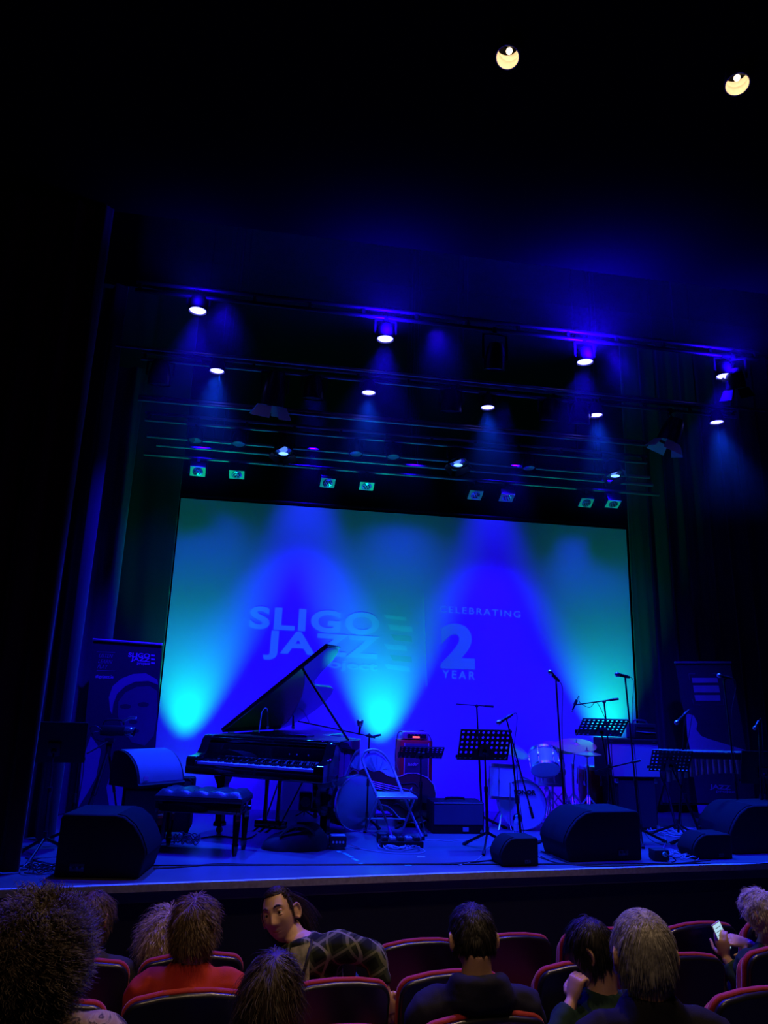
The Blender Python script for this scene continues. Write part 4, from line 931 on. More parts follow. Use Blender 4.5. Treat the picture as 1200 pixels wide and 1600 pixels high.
m = MB(); m.box((0.0, -.129, .035), (.08, .006, .018), bev=.003); m.build('indicator_light', 'redled', t)
for k in range(5):
    m = MB(); m.cyl((-.1 + .04 * k, -.127, .06), (-.1 + .04 * k, -.138, .06), .007); m.build('knob', 'chrome', t)
m = MB(); m.tube([(-Wd * .35, -.02, .08), (-Wd * .55, -.08, .06), (-Wd * .62, -.1, -.2), (-Wd * .55, -.16, -.32)], .005, 6, smooth=6); m.tube([(Wd * .1, .0, .09), (Wd * .3, -.05, .10), (Wd * .45, -.17, 0), (Wd * .45, -.17, -.25)], .005, 6, smooth=6); m.build('patch_cable', 'cable', t)

# music stands
c = at(658, 1176, 1.85); music_stand('music stand with a perforated desk tilted flat in front of the red amplifier', c, .46, .27, R(62), R(-6), (c.x + .02, 1.9), .5)
c = at(757, 1164, .95); music_stand('large perforated music stand left of centre by the stage edge', c, .50, .30, R(22), R(3), (c.x + .03, .97), .1)
c = at(941, 1137, 1.25); music_stand('perforated music stand silhouetted against the green glow at right', c, .47, .30, R(55), R(-6), (c.x + .12, 1.28), .9)
c = at(1048, 1189, 1.15); music_stand('dim perforated music stand left of the vibraphone', c, .40, .26, R(35), R(-10), (c.x + .20, 1.05), .3)

# keyboard amplifier
Y = 1.75; a = at(676, 1300, Y); b = at(757, 1300, Y); zt = at(716, 1253, Y).z; cx = (a.x + b.x) / 2; Wd = b.x - a.x; h_ = zt - S
t = thing('combo_amplifier', 'wide dark combo amplifier on the floor right of the double bass', 'amplifier', (cx, Y + .16, S))
m = MB(); m.box((0, 0, h_ / 2), (Wd, .3, h_), bev=.012); m.build('cabinet', 'tolex', t)
m = MB(); m.box((0, -.152, h_ * .6), (Wd * .94, .008, h_ * .62)); m.build('grille_cloth', 'darkgrille', t)
m = MB(); m.box((0, -.153, h_ * .96), (Wd * .95, .006, .012)); m.build('edge_strip', 'steel', t)
m = MB(); m.box((Wd * .14, -.153, h_ * .14), (.06, .006, .04)); m.build('badge', 'ampcloth', t)
m = MB(); m.tube([(-.1, 0, h_), (-.08, 0, h_ + .02), (.08, 0, h_ + .02), (.1, 0, h_)], .012, 8, smooth=3); m.build('handle', 'plastic', t)

# drum kit
def lugs(t, mx, r, z0, z1, n, a0=0., mt='chrome'):
    for k in range(n):
        a = a0 + k * 2 * PI / n; m = MB(); m.tube([mx @ V((r * math.cos(a), r * math.sin(a), z0)), mx @ V((r * math.cos(a), r * math.sin(a), z1))], .0045, 6)
        m.box((r * math.cos(a), r * math.sin(a), (z0 + z1) / 2), (.02, .02, .045), bev=.004, mx=mx); m.build('lug', mt, t)
def drum(name, label, c, axis, r, depth, front, mt='pearl', n=8, cat='drum', feet=None, a0=0.):
    """axis points toward the visible head"""
    t = thing(name, label, cat, (c[0], c[1], S)); lc = V((0, 0, c[2] - S)); mx = Matrix.Translation(lc) @ aim((0, 0, 0), axis)
    m = MB(); m.lathe([(r * .97, -depth / 2), (r, -depth / 2 + .001), (r, depth / 2 - .001), (r * .97, depth / 2)], mx, 44); m.build('shell', mt, t)
    for z in (-depth / 2, depth / 2):
        m = MB(); s_ = 1 if z > 0 else -1; m.lathe([(r * 1.005, z - s_ * .02), (r * 1.04, z - s_ * .018), (r * 1.04, z + s_ * .012), (r * 1.0, z + s_ * .014), (r * .985, z + s_ * .004)], mx, 44); m.build('hoop', 'chrome', t)
    for z in (-depth / 2, depth / 2):
        m = MB(); s_ = 1 if z > 0 else -1; m.lathe([(r * .99, z), (r * .99, z + s_ * .005), (.001, z + s_ * .007)], mx, 44); m.build('drum_head', front, t)
    lugs(t, mx, r * 1.035, -depth / 2 + .005, depth / 2 - .005, n, a0)
    return t, mx
Y = 1.95; cc = at(824, 1262, Y); r = .245
ax = V((-.22, -.97, .0))
t, mx = drum('bass_drum', 'pale-headed bass drum with black lettering at the centre of the drum kit', (cc.x, Y + .2, S + r * 1.06), ax, r, .36, 'drumhead', n=8)
hc = mx @ V((0, 0, .19)); rt = V((0, 0, 1)).cross(ax.normalized()); rt = -rt if rt.x < 0 else rt
m = MB(); text_between(m, 'SONOR', hc + rt * -.10 + V((0, 0, .105)), hc + rt * .14 + V((0, 0, .105)), .042, ax.normalized(), .003, .001, 1.); m.build('lettering', 'ink', t)
m = MB(); m.prism([(-.03, 0), (-.005, 0), (-.005, .045), (-.03, .045)], 0, .002, frame_mx(hc + rt * -.115 + V((0, 0, .105)), rt, ax)); m.build('emblem', 'ink', t)
m = MB(); m.lathe([(.05, .0), (.046, .003), (.001, .004)], Matrix.Translation(hc + rt * -.06 + V((0, 0, -.14))) @ aim((0, 0, 0), ax), 20); m.build('vent_hole_ring', 'ink', t)
for s_ in (-1, 1):
    p = mx @ V((s_ * r * .8, -r * .3 if False else 0, .05)); p = V((s_ * r * .95, -.06, r * .7)); m = MB(); m.tube([p, V((s_ * r * 1.35, -.22, 0.005))], .009, 8); m.build('spur', 'chrome', t)
q = at(854, 1190, 1.95)
t, mx = drum('rack_tom', 'small pale tom drum tilted toward the player above the bass drum', (q.x, 2.02, q.z), V((.12, .55, .8)), .155, .20, 'drumhead', n=6)
m = MB(); m.box(mx @ V((0.01, -.158, .0)) if False else mx @ V((-.02, -.155, 0)), (.03, .01, .04)); m.build('badge', 'ink', t)
m = MB(); m.tube([(0.0, .02, q.z - S - .09), (.02, .1, .62), (.02, .15, .56)], .013, 8); m.build('mount_arm', 'chrome', t)
q = at(797, 1222, 2.0)
t, mx = drum('floor_tom', 'pale floor tom at the left side of the drum kit', (q.x - .01, 2.15, at(797, 1222, 2.15).z), V((0.05, .10, 1)), .165, .34, 'drumhead', n=6, a0=.3)
for k in range(3):
    a = k * 2 * PI / 3 + .5; zz = q.z - S - .2; m = MB(); m.tube([(.19 * math.cos(a), .19 * math.sin(a), zz + .2), (.19 * math.cos(a), .19 * math.sin(a), .04), (.22 * math.cos(a), .22 * math.sin(a), 0.006)], .006, 8); m.build('leg', 'chrome', t)
q = at(868, 1217, 2.25)
t, mx = drum('snare_drum', 'shallow metal snare drum below the tilted tom', (q.x, 2.45, at(868, 1217, 2.45).z), V((0, .08, 1)), .17, .13, 'drumhead', mt='chrome', n=8)
def drumstand_legs(t, x, y, h, n=3, rr=.24, rot=0.):
    for k in range(n):
        a = rot + k * 2 * PI / n
        for off in (-.012, .012):
            ox, oy = -math.sin(a) * off, math.cos(a) * off
            m = MB(); m.tube([(x + ox, y + oy, h), (x + rr * .75 * math.cos(a) + ox, y + rr * .75 * math.sin(a) + oy, h * .35), (x + rr * math.cos(a) + ox, y + rr * math.sin(a) + oy, .015)], .006, 6); m.build('leg', 'chrome', t)
        m = MB(); m.ball((x + rr * math.cos(a), y + rr * math.sin(a), .018), .018, 8); m.build('rubber_foot', 'rubber', t)
m = MB(); m.tube([(0, 0, q.z - S - .14), (0, 0, .12)], .012, 8); m.build('stand_post', 'chrome', t); drumstand_legs(t, 0, 0, .3, rr=.22)
def cymbal_stand(label, uv, Y, r, base_dx=0., tiltv=(.1, -.2, 1), name='cymbal_stand', pair=False, group=None):
    c = at(*uv, Y); t = thing(name, label, 'cymbal', (c.x + base_dx, Y, S), group=group); top = V((-base_dx, 0, c.z - S))
    mxx = Matrix.Translation(top) @ aim((0, 0, 0), tiltv)
    prof = [(.005, .022), (.02, .02), (.03, .012), (r * .3, .006), (r * .7, -.002), (r, -.014), (r, -.017), (r * .3, .002), (.005, .008)]
    m = MB(); m.lathe(prof, mxx, 48); m.build('cymbal', 'bronze', t)
    if pair: m = MB(); m.lathe([(a, -b - .03) for a, b in prof], mxx, 48); m.build('bottom_cymbal', 'bronze', t)
    m = MB(); m.cyl(mxx @ V((0, 0, -.03)), mxx @ V((0, 0, .06)), .004); m.ball(mxx @ V((0, 0, .045)), .010, 8); m.lathe([(.018, .02), (.018, .03), (.01, .032)], mxx, 12); m.build('wing_nut', 'chrome', t)
    m = MB(); m.tube([top, V((0, 0, .62))], .008, 8); m.build('upper_tube', 'chrome', t)
    m = MB(); m.tube([(0, 0, .64), (0, 0, .06)], .0125, 10); m.build('lower_tube', 'chrome', t)
    m = MB(); m.cyl((0, 0, .6), (0, 0, .66), .019); m.build('clutch', 'chrome', t)
    drumstand_legs(t, 0, 0, .34, rr=.26, rot=random.random())
    return t
cymbal_stand('leftmost cymbal, partly behind the large music stand', (800, 1168), 2.2, .21, .02, (.35, -.45, 1))
cymbal_stand('wide ride cymbal right of the tilted tom, below the silhouetted music stand', (900, 1163), 2.3, .23, -.05, (-.1, -.30, 1))
cymbal_stand('cymbal just left of the ride, behind the straight microphone stand', (873, 1166), 2.5, .19, .05, (.1, -.32, 1))
t = cymbal_stand('pair of hi-hat cymbals at the right side of the drum kit', (917, 1176), 2.1, .16, 0.0, (0, -.04, 1), 'hi_hat', True)
m = MB(); m.box((0, -.12, .03), (.08, .26, .015), bev=.004, mx=None); m.build('pedal', 'chrome', t)
t = thing('bass_drum_pedal', 'chrome kick pedal hardware right of the bass drum', 'drum pedal', (at(868, 1290, 2.1).x, 2.35, S))
m = MB(); m.box((0, 0, .02), (.09, .28, .012), bev=.003); m.build('base_plate', 'chrome', t)
m = MB(); m.tube([(-.05, .1, .02), (-.05, .1, .26)], .008, 8); m.tube([(.05, .1, .02), (.05, .1, .26)], .008, 8); m.tube([(-.05, .1, .25), (.05, .1, .25)], .008, 8); m.build('posts', 'chrome', t)
m = MB(); m.tube([(0, .1, .25), (0, .0, .36)], .005, 6); m.ball((0, -.01, .38), .028, 12); m.build('beater', 'drumhead', t)
t = thing('drum_throne', 'round black drum stool hidden behind the drum kit', 'stool', (at(868, 1230, 2.75).x, 2.85, S))
m = MB(); m.lathe([(.15, .48), (.165, .5), (.165, .54), (.15, .56), (.001, .565)], None, 32); m.build('seat', 'leather', t); m = MB(); m.cyl((0, 0, .1), (0, 0, .48), .016); m.build('post', 'chrome', t); drumstand_legs(t, 0, 0, .3, rr=.24)
# red congas
for (u0, u1, vt, Y, lb) in ((904, 944, 1196, 2.55, 'red conga drum with chrome side hardware behind the hi-hat'), (952, 978, 1214, 2.5, 'second red conga drum, mostly hidden behind the dark cabinet')):
    a = at(u0, 1230, Y); b = at(u1, 1230, Y); cx = (a.x + b.x) / 2; r = (b.x - a.x) / 2 * .95; h_ = at(u0, vt, Y).z - S; r = max(r, .14)
    t = thing('conga_drum', lb, 'conga', (cx, Y, S), group=None)
    m = MB(); m.lathe([(r * .72, .0), (r * .74, .02), (r * .9, h_ * .3), (r * 1.02, h_ * .55), (r * .98, h_ * .8), (r * .86, h_ * .97)], None, 40); m.build('shell', 'redwood', t)
    m = MB(); m.lathe([(r * .86, h_ * .93), (r * .93, h_ * .94), (r * .93, h_ * .99), (r * .86, h_ * 1.0)], None, 40); m.build('hoop', 'chrome', t)
    m = MB(); m.lathe([(r * .87, h_ * .97), (r * .8, h_ * .995), (.001, h_ * .998)], None, 40); m.build('drum_head', 'drumhead', t)
    for k in range(5):
        an = k * 2 * PI / 5 - 1.2; m = MB(); m.tube([(r * .98 * math.cos(an), r * .98 * math.sin(an), h_ * .96), (r * 1.05 * math.cos(an), r * 1.05 * math.sin(an), h_ * .72)], .006, 6); m.box((r * 1.03 * math.cos(an), r * 1.03 * math.sin(an), h_ * .7), (.03, .03, .05), bev=.006); m.build('lug', 'chrome', t)

# guitar cabinet, head and lower dark cabinet
Y = 2.0; a = at(948, 1190, Y); b = at(1032, 1190, Y); Wd = b.x - a.x; cx = (a.x + b.x) / 2; z0 = at(990, 1216, Y).z; z1 = at(990, 1155, Y).z
t = thing('lower_cabinet', 'plain dark speaker cabinet under the blue-fronted guitar cabinet', 'speaker', (at(997, 1250, Y).x, Y + .2, S))
h_ = z0 - S; m = MB(); m.box((0, 0, h_ / 2), (Wd * .74, .36, h_), bev=.012); m.build('cabinet', 'tolex', t)
m = MB(); m.box((0, -.182, h_ / 2), (Wd * .68, .008, h_ * .9)); m.build('grille_cloth', mat('black_grille', (.03, .03, .035), .7), t)
for sx in (-1, 1):
    for zz in (.03, h_ - .03): m = MB(); m.box((sx * (Wd * .36), -.17, zz), (.04, .04, .05), bev=.008); m.build('corner_protector', 'chrome', t)
t = thing('guitar_cabinet', 'guitar amplifier cabinet with a broad blue-lit grille at right', 'speaker', (cx, Y + .17, z0)); h_ = z1 - z0
m = MB(); m.box((0, 0, h_ / 2), (Wd, .32, h_), bev=.012); m.build('cabinet', 'tolex', t)
m = MB(); m.box((0, -.161, h_ * .47), (Wd * .95, .008, h_ * .86)); m.build('grille_cloth', 'ampcloth', t)
m = MB(); m.box((0, -.163, h_ * .93), (Wd * .97, .012, h_ * .09)); m.build('control_panel', 'plastic', t)
for k in range(3): m = MB(); m.box((-Wd * .4 + Wd * .4 * k, -.172, h_ * .93), (.03, .006, .014)); m.build('corner_screw_plate', 'chrome', t)
t = thing('amplifier_head', 'black amplifier head on top of the blue-fronted guitar cabinet', 'amplifier', (at(1013, 1150, Y).x, Y + .16, z1)); h_ = at(1010, 1131, Y).z - z1
m = MB(); m.box((0, 0, h_ / 2), (.27, .22, h_), bev=.015); m.build('housing', 'plastic', t)
m = MB(); m.tube([(-.12, -.11, h_ * .5), (.0, -.115, h_ * .45), (.12, -.11, h_ * .42)], .006, 6); m.box((0, -.112, h_ * .8), (.22, .006, .012)); m.build('trim', 'chrome', t)
m = MB(); m.tube([(-.1, 0, h_), (-.07, 0, h_ + .035), (.05, 0, h_ + .03), (.08, 0, h_)], .010, 8, smooth=3); m.build('handle', 'chrome', t)

# microphone stands (positions measured on the floor of the stage)
def P(u, v, Y): return at(u, v, Y)
c = P(745, 1103, 2.0); mic_stand('thin boom stand with a level arm behind the large perforated music stand', (c.x + .06, 2.0), (c.x, 2.0, c.z), boom=(P(713, 1100, 2.0), P(771, 1104, 2.0)), rot=.2, clutch=.6)
c = P(797, 1143, .85); mic_stand('microphone stand with round base and long slanting arm left of the bass drum', (P(803, 1312, .85).x, .62), (c.x, .85, c.z), boom=(P(791, 1122, .85), P(833, 1279, .55)), mic=(P(776, 1131, .8), P(801, 1116, .88)), round_base=True, clutch=.45)
c = P(869, 1068, 1.1); mic_stand('straight vocal microphone stand leaning in front of the drum kit', (P(898, 1290, .9).x, 1.1), (c.x, 1.1, c.z), mic=(P(857, 1048, 1.06), P(873, 1064, 1.12)), rot=.5, clutch=.55, mr=.026)
c = P(944, 1097, 1.9); mic_stand('boom stand with a downturned microphone above the silhouetted music stand', (c.x + .08, 1.9), (c.x, 1.9, c.z), boom=(P(901, 1101, 1.9), P(966, 1092, 1.9)), mic=(P(893, 1113, 1.9), P(902, 1092, 1.9)), rot=1., mr=.013)
c = P(977, 1060, 1.3); mic_stand('vocal microphone stand in front of the guitar cabinet', (P(1003, 1300, 1.25).x, 1.28), (c.x, 1.3, c.z), mic=(P(961, 1053, 1.26), P(983, 1058, 1.33)), rot=.1, boom=None, clutch=.35, mr=.026)
c = P(968, 1190, 1.2); mic_stand('low boom stand with a pale level arm crossing the guitar cabinet', (P(955, 1290, 1.2).x, 1.25), (P(955, 1200, 1.2).x, 1.25, P(955, 1198, 1.2).z), boom=(P(929, 1205, 1.2), P(1000, 1188, 1.25)), rot=.8, clutch=.5)
c = P(1066, 1124, 1.5); mic_stand('microphone stand aimed left beside the vibraphone', (P(1068, 1300, 1.5).x, 1.6), (c.x + .02, 1.5, c.z - .06), mic=(P(1055, 1131, 1.45), P(1076, 1110, 1.55)), rot=.4, clutch=.5, mr=.024)
c = P(1131, 1063, 1.2); mic_stand('tall vocal microphone stand in front of the right banner', (P(1160, 1300, 1.2).x, 1.22), (c.x, 1.2, c.z), mic=(P(1121, 1055, 1.16), P(1143, 1060, 1.24)), rot=.9, clutch=.4, mr=.024)
c = P(1186, 1140, 1.2); t = mic_stand('dark stand with a hooked microphone at the far right edge', (P(1190, 1300, 1.2).x, 1.2), (c.x, 1.2, c.z), rot=.2, mic=(P(1178, 1140, 1.18), P(1186, 1126, 1.22)), clutch=.4, mr=.02)

# vibraphone
Y = 1.95; xl = P(1048, 1180, Y).x; xr = P(1245, 1180, Y).x; zt = P(1120, 1175, Y).z; cx = (xl + xr) / 2
t = thing('vibraphone', 'vibraphone with a row of dark resonator tubes at the right of the stage', 'vibraphone', (cx, Y + .25, S)); H = zt - S
n = 37; Wd = xr - xl
for i in range(22):
    x = -Wd / 2 + .03 + (Wd - .06) * i / 21; L = .34 - .16 * i / 21; arch = .10 * math.sin(PI * i / 21)
    m = MB(); m.box((x, -.02 + .0 * i, H - .008), (.036, L + .08, .012), bev=.003); m.build('tone_bar', 'steel', t)
    m = MB(); zb = H - .34 + arch; m.tube([(x, -.12, H - .04), (x, -.12, zb)], .019, 14); m.build('resonator_tube', 'bronze', t)
m = MB(); 
for y in (-.22, .20): m.box((0, y, H - .05), (Wd + .04, .025, .06))
m.build('rail', 'blackmetal', t)
for sx in (-1, 1):
    m = MB(); m.box((sx * (Wd / 2 + .02), 0, H - .05), (.03, .5, .07)); m.build('end_block', 'blackmetal', t)
    for sy in (-1, 1):
        m = MB(); m.tube([(sx * (Wd / 2 - .02), sy * .2, H - .08), (sx * (Wd / 2 - .05), sy * .06 * -1, H * .45), (sx * (Wd / 2 - .02), sy * -.22, .05)], .014, 8); m.build('leg', 'blackmetal', t)
        m = MB(); m.cyl((sx * (Wd / 2 - .02) - .012, sy * -.22, .035), (sx * (Wd / 2 - .02) + .012, sy * -.22, .035), .034); m.build('caster', 'rubber', t)
m = MB(); m.tube([(-Wd / 2, 0, H * .3), (Wd / 2, 0, H * .3)], .012, 8); m.build('cross_bar', 'blackmetal', t)
m = MB(); m.box((0, -.2, .06), (.6, .05, .02)); m.tube([(-.2, -.2, .06), (0, 0, H * .3)], .006, 6); m.build('damper_pedal', 'chrome', t)
# dark solid music stand at the far right
c = P(1188, 1215, 1.5); music_stand('dark solid-desk music stand cut by the right edge of the frame', c + V((.05, 0, .1)), .46, .36, R(18), R(-15), (c.x + .08, 1.55), .2, solid=True)

# small things on the stage floor
p = atz(598, 1256, S); q = P(477, 1247, 2.75); t = thing('floor_speaker', 'small dark floor speaker seen between the piano legs', 'speaker', (q.x, 2.75, S))
m = MB(); m.box((0, 0, .17), (.15, .14, .20), bev=.02); m.build('cabinet', 'plastic', t); m = MB(); m.lathe([(.055, 0), (.05, .004), (.001, -.01)], Matrix.Translation((0, -.071, .17)) @ aim((0, 0, 0), (0, -1, 0)), 20); m.build('grille', 'grille', t)
m = MB(); m.tube([(-.1, 0, .01), (0, 0, .07), (.1, 0, .01)], .008, 6); m.tube([(0, .09, .01), (0, 0, .07)], .008, 6); m.build('foot', 'blackmetal', t)
p = atz(527, 1326, S); t = thing('stage_box', 'small black connector box on short legs right of the piano', 'connector box', (p.x, p.y, S))
m = MB(); m.box((0, 0, .065), (.15, .12, .09), bev=.008); m.build('housing', 'plastic', t)
m = MB(); m.box((0, -.0, .112), (.13, .1, .006)); m.build('top_plate', 'steel', t)
for k in range(4): m = MB(); m.cyl((-.045 + .03 * k, -.061, .065), (-.045 + .03 * k, -.066, .065), .010); m.build('socket', 'chrome', t)
for (dx, dy) in ((-.2, -.06), (.2, -.03)): m = MB(); m.tube([(dx * .3, 0, .05), (dx, dy, .006)], .006, 6); m.build('leg', 'chrome', t)
p = atz(628, 1325, S); t = thing('pedalboard', 'black pedalboard in front of the folding chair', 'pedalboard', (p.x, p.y + .06, S))
m = MB(); m.box((0, 0, .03), (.40, .16, .05), bev=.008); m.build('board', 'blackmetal', t)
for k in range(5):
    m = MB(); m.box((-.155 + .075 * k, 0, .07), (.055, .10, .035), bev=.006); o = m.build('effect_pedal', 'steel' if k % 2 else 'plastic', t); f = MB(); f.cyl((-.155 + .075 * k, -.03, .085), (-.155 + .075 * k, -.03, .098), .008); f.build('foot_switch', 'chrome', o)
p = atz(597, 1316, S); t = thing('power_brick', 'small round black power unit beside the pedalboard', 'power unit', (p.x, p.y, S)); m = MB(); m.lathe([(.05, 0), (.055, .02), (.05, .08), (.03, .09)], None, 20); m.build('casing', 'rubber', t); m = MB(); m.cyl((0, -.05, .05), (0, -.062, .05), .012); m.build('socket', 'chrome', t)
p = atz(1030, 1344, S); t = thing('power_box', 'black power distribution box on the floor right of the large centre monitor', 'power unit', (p.x, p.y, S))
m = MB(); m.box((0, 0, .05), (.14, .12, .09), bev=.01); m.build('housing', 'rubber', t); m = MB(); m.cyl((.02, -.06, .06), (.02, -.075, .06), .02); m.build('socket', 'cyantape', t)
m = MB(); m.tube([(.02, -.075, .06), (.06, -.11, .05), (.09, -.12, .02), (.05, -.12, .008)], .006, 6, smooth=5); m.build('plug_lead', 'cable', t)
# water bottle
p = atz(808, 1311, S); t = thing('water_bottle', 'clear plastic water bottle on the floor in front of the bass drum', 'bottle', (p.x, p.y, S))
wm = mat('clear_plastic', (.8, .9, .95), .08); wm.node_tree.nodes['Principled BSDF'].inputs['Transmission Weight'].default_value = .75
m = MB(); m.lathe([(.03, 0), (.033, .01), (.033, .06), (.031, .065), (.033, .07), (.033, .15), (.028, .175), (.013, .2), (.013, .205)], None, 24); m.build('bottle_body', wm, t)
m = MB(); m.lathe([(.015, .203), (.015, .222), (.012, .224)], None, 16); m.build('cap', 'cyantape', t); m = MB(); m.lathe([(.0336, .08), (.0336, .13)], None, 24); m.build('paper_label', 'drumhead', t)
# tape marks
def tape(label, a, b, wd, mt, cat='tape mark', group=None):
    A, B = atz(*a, S), atz(*b, S); d = (B - A); L = d.length; t = MB(); t.box((0, 0, .001), (L, wd, .0015)); o = t.build('tape_mark', mt); o.location = (A + B) / 2 + V((0, 0, .0005)); o.rotation_euler = (0, 0, math.atan2(d.y, d.x)); tag(o, label, cat, group)
tape('turquoise tape patch on the floor seam near the stage edge', (632, 1352), (643, 1352), .045, 'cyantape')
tape('pale double tape strip on the floor in front of the pedalboard', (652, 1339), (664, 1339), .02, 'tape')
tape('pale tape patch on the floor seam below the large music stand', (711, 1350), (722, 1350), .03, 'tape')
tape('faint tape patch on the floor seam below the piano', (478, 1352), (489, 1352), .03, 'grille')
for (a, b), lb in zip((((528, 1330), (532, 1332)), ((537, 1333), (543, 1336)), ((544, 1337), (551, 1340)), ((551, 1342), (559, 1345)), ((562, 1349), (567, 1351))), ('first turquoise dash of tape right of the piano, nearest the connector box', 'second turquoise tape dash from the connector box', 'third turquoise tape dash from the connector box', 'fourth turquoise tape dash from the connector box', 'last pale tape dash, nearest the stage edge right of the piano')):
    tape(lb, a, b, .03, 'cyantape', group='dashed tape line by the piano')
tape('bright turquoise sticker on the floor by the piano pedals', (382, 1298), (389, 1298), .05, 'cyantape')

# cables
def cable(label, pts, r=.006, mt='cable', group=None):
    P_ = [atz(u, v, S + r) for u, v in pts]; m = MB(); m.tube(P_, r, 6, smooth=6); o = m.build('cable', mt); tag(o, label, 'cable', group); return o
def coil(label, uv, r0, n, mt='cable', sd=1, hz=.03):
    rnd = random.Random(sd); c = atz(*uv, S); m = MB()
    for q in range(n):
        pts = []; ph = rnd.uniform(0, 6); rx = r0 * rnd.uniform(.4, 1.1); ry = r0 * rnd.uniform(.4, 1.1); ox, oy = rnd.uniform(-.5, .5) * r0, rnd.uniform(-.5, .5) * r0
        for k in range(14):
            a = ph + k * .5; pts.append((c.x + ox + rx * math.cos(a), c.y + oy + ry * math.sin(a), S + .006 + hz * rnd.random()))
        m.tube(pts, .0045, 5, smooth=5)
    o = m.build('cable_tangle', mt); tag(o, label, 'cable', kind='stuff'); return o
cable('black cable running along the floor from the left monitor past the bench', [(240, 1357), (290, 1354), (340, 1350), (400, 1351), (520, 1351), (700, 1349), (770, 1344)])
cable('cable curving around the large music stand foot', [(716, 1352), (740, 1346), (752, 1338), (760, 1325), (768, 1322)], .004, 'greycable')
cable('cable looping between the connector box and pedalboard', [(545, 1322), (560, 1326), (585, 1330), (610, 1333), (650, 1334), (664, 1330), (650, 1322)], .004, 'greycable')
cable('pale cable from the combo amplifier toward the folding chair', [(746, 1313), (720, 1312), (700, 1314), (680, 1312), (664, 1312), (640, 1305), (590, 1306)], .004, 'greycable')
cable('cable lying between the centre monitors along the stage edge', [(845, 1338), (870, 1348), (930, 1353), (1000, 1352), (1060, 1349), (1110, 1344)], .005)
cable('second cable just behind the stage edge right of the small monitor', [(845, 1330), (862, 1334), (868, 1340), (900, 1350), (960, 1349)], .005)
cable('cable leading from the guitar cabinet to the floor cables at right', [(1000, 1282), (1025, 1284), (1030, 1292), (1040, 1310), (1035, 1330)], .004, 'greycable')
cable('cable passing under the piano bench to the case', [(240, 1320), (262, 1316), (300, 1312), (340, 1306), (384, 1310), (400, 1303)], .006)
cable('cable at the far left floor beside the maroon curtain', [(34, 1352), (60, 1358), (86, 1352), (60, 1346), (40, 1340)], .006)
coil('tangle of cables around the pedalboard at centre stage', (620, 1326), .16, 7, 'greycable', 3)
coil('tangle of cables at the far left beside the big monitor', (62, 1362), .10, 4, 'cable', 5, .05)
coil('tangle of cables on the floor under the vibraphone', (1062, 1302), .24, 9, 'greycable', 6)
coil('tangle of cables beside the power distribution box', (1052, 1338), .15, 8, 'greycable', 8)
coil('tangle of cables behind the piano bench legs', (290, 1318), .13, 4, 'cable', 9, .08)
coil('tangle of cables among the drum stands', (905, 1290), .2, 6, 'greycable', 12, .05)

# ================================================================== THEATRE SEATS
def floor_z(x, y):
    d = y - .12 * x
    for y1, h in ((-5.2, .5), (-4.4, .36), (-3.6, .22), (-2.86, .13), (-2.22, .05)):
        if d < y1: return h
    return 0.
def rr_poly(w0, w1, h, r, n=5):
    """rounded backrest outline: w0 half width at the bottom, w1 at the shoulder"""
    p = [(-w0, 0), (-w1, h - r)]
    for k in range(1, n + 1): a = PI - k * (PI / 2) / n; p.append((-w1 + r + r * math.cos(a), h - r + r * math.sin(a)))
    p += [(-w1 * .4, h + .012), (0, h + .016), (w1 * .4, h + .012)]
    for k in range(0, n + 1): a = PI / 2 - k * (PI / 2) / n; p.append((w1 - r + r * math.cos(a), h - r + r * math.sin(a)))
    p.append((w0, 0)); return p
def make_seat(label, loc, rz):
    t = thing('theatre_seat', label, 'theatre seat', loc, rz, 'red-trimmed theatre seats in the stalls')
    mm = Matrix(((1, 0, 0, 0), (0, 0.17, -1, 0), (0, 1, .17, 0), (0, 0, 0, 1)))      # prism x->x, y->z (leaning back), z-> -y
    base_ = Matrix.Translation((0, -.0, .36)) @ Matrix(((1, 0, 0, 0), (0, -.16, 1, 0), (0, 1, 0, 0), (0, 0, 0, 1)))
    m = MB(); m.prism(rr_poly(.235, .245, .50, .07), .0, .03, base_); m.prism(rr_poly(.225, .232, .46, .07), .02, .075, base_); m.build('backrest', 'redseat', t, bev=.010)
    m = MB(); m.prism([(x * .985, y * .985) for x, y in rr_poly(.235, .245, .50, .07)], -.035, .0, base_); m.build('back_panel', 'seatpanel', t, bev=.014)
    m = MB(); m.box((0, .27, .40), (.44, .42, .10), bev=.04, seg=3); m.build('seat_cushion', 'redseat', t)
    m = MB(); m.box((0, .27, .335), (.40, .38, .03)); m.build('seat_pan', 'seatpanel', t)
    for s_ in (-1, 1):
        m = MB(); m.box((s_ * .262, .24, .60), (.045, .34, .03), bev=.012); m.build('armrest', 'armrest', t)
        m = MB(); m.box((s_ * .262, .22, .30), (.03, .26, .59), bev=.01); m.build('side_frame', 'armrest', t)
    return t
ROWK = math.atan(.12)
seatproto = None
def seat(row, x, label):
    global seatproto
    y0 = {'A': -2.0, 'B': -2.6, 'C': -3.25, 'D': -3.95}[row]; fl = {'A': 0, 'B': .05, 'C': .13, 'D': .22}[row]
    y = y0 + .12 * x + .06
    if seatproto is None: seatproto = make_seat(label, (x, y, fl), ROWK); return seatproto
    return dup(seatproto, (x, y, fl), ROWK, label)
seat('A', -.76, 'front-row seat in front of the short-haired person at left, its right top corner lit blue')
seat('A', -.24, 'front-row seat behind the person with curly fair hair')
seat('A', .32, 'front-row seat hidden behind the person in the plaid shirt')
seat('A', .905, 'empty front-row seat just right of the plaid shirt')
seat('A', 1.40, 'empty front-row seat right of the man in the navy hoodie')
seat('A', 1.95, 'empty front-row seat behind the dark-haired person resting a hand at the face')
seat('A', 2.60, 'empty front-row seat between the grey-haired man and the lit phone')
seat('A', 3.16, 'empty front-row seat at the right edge of the frame')
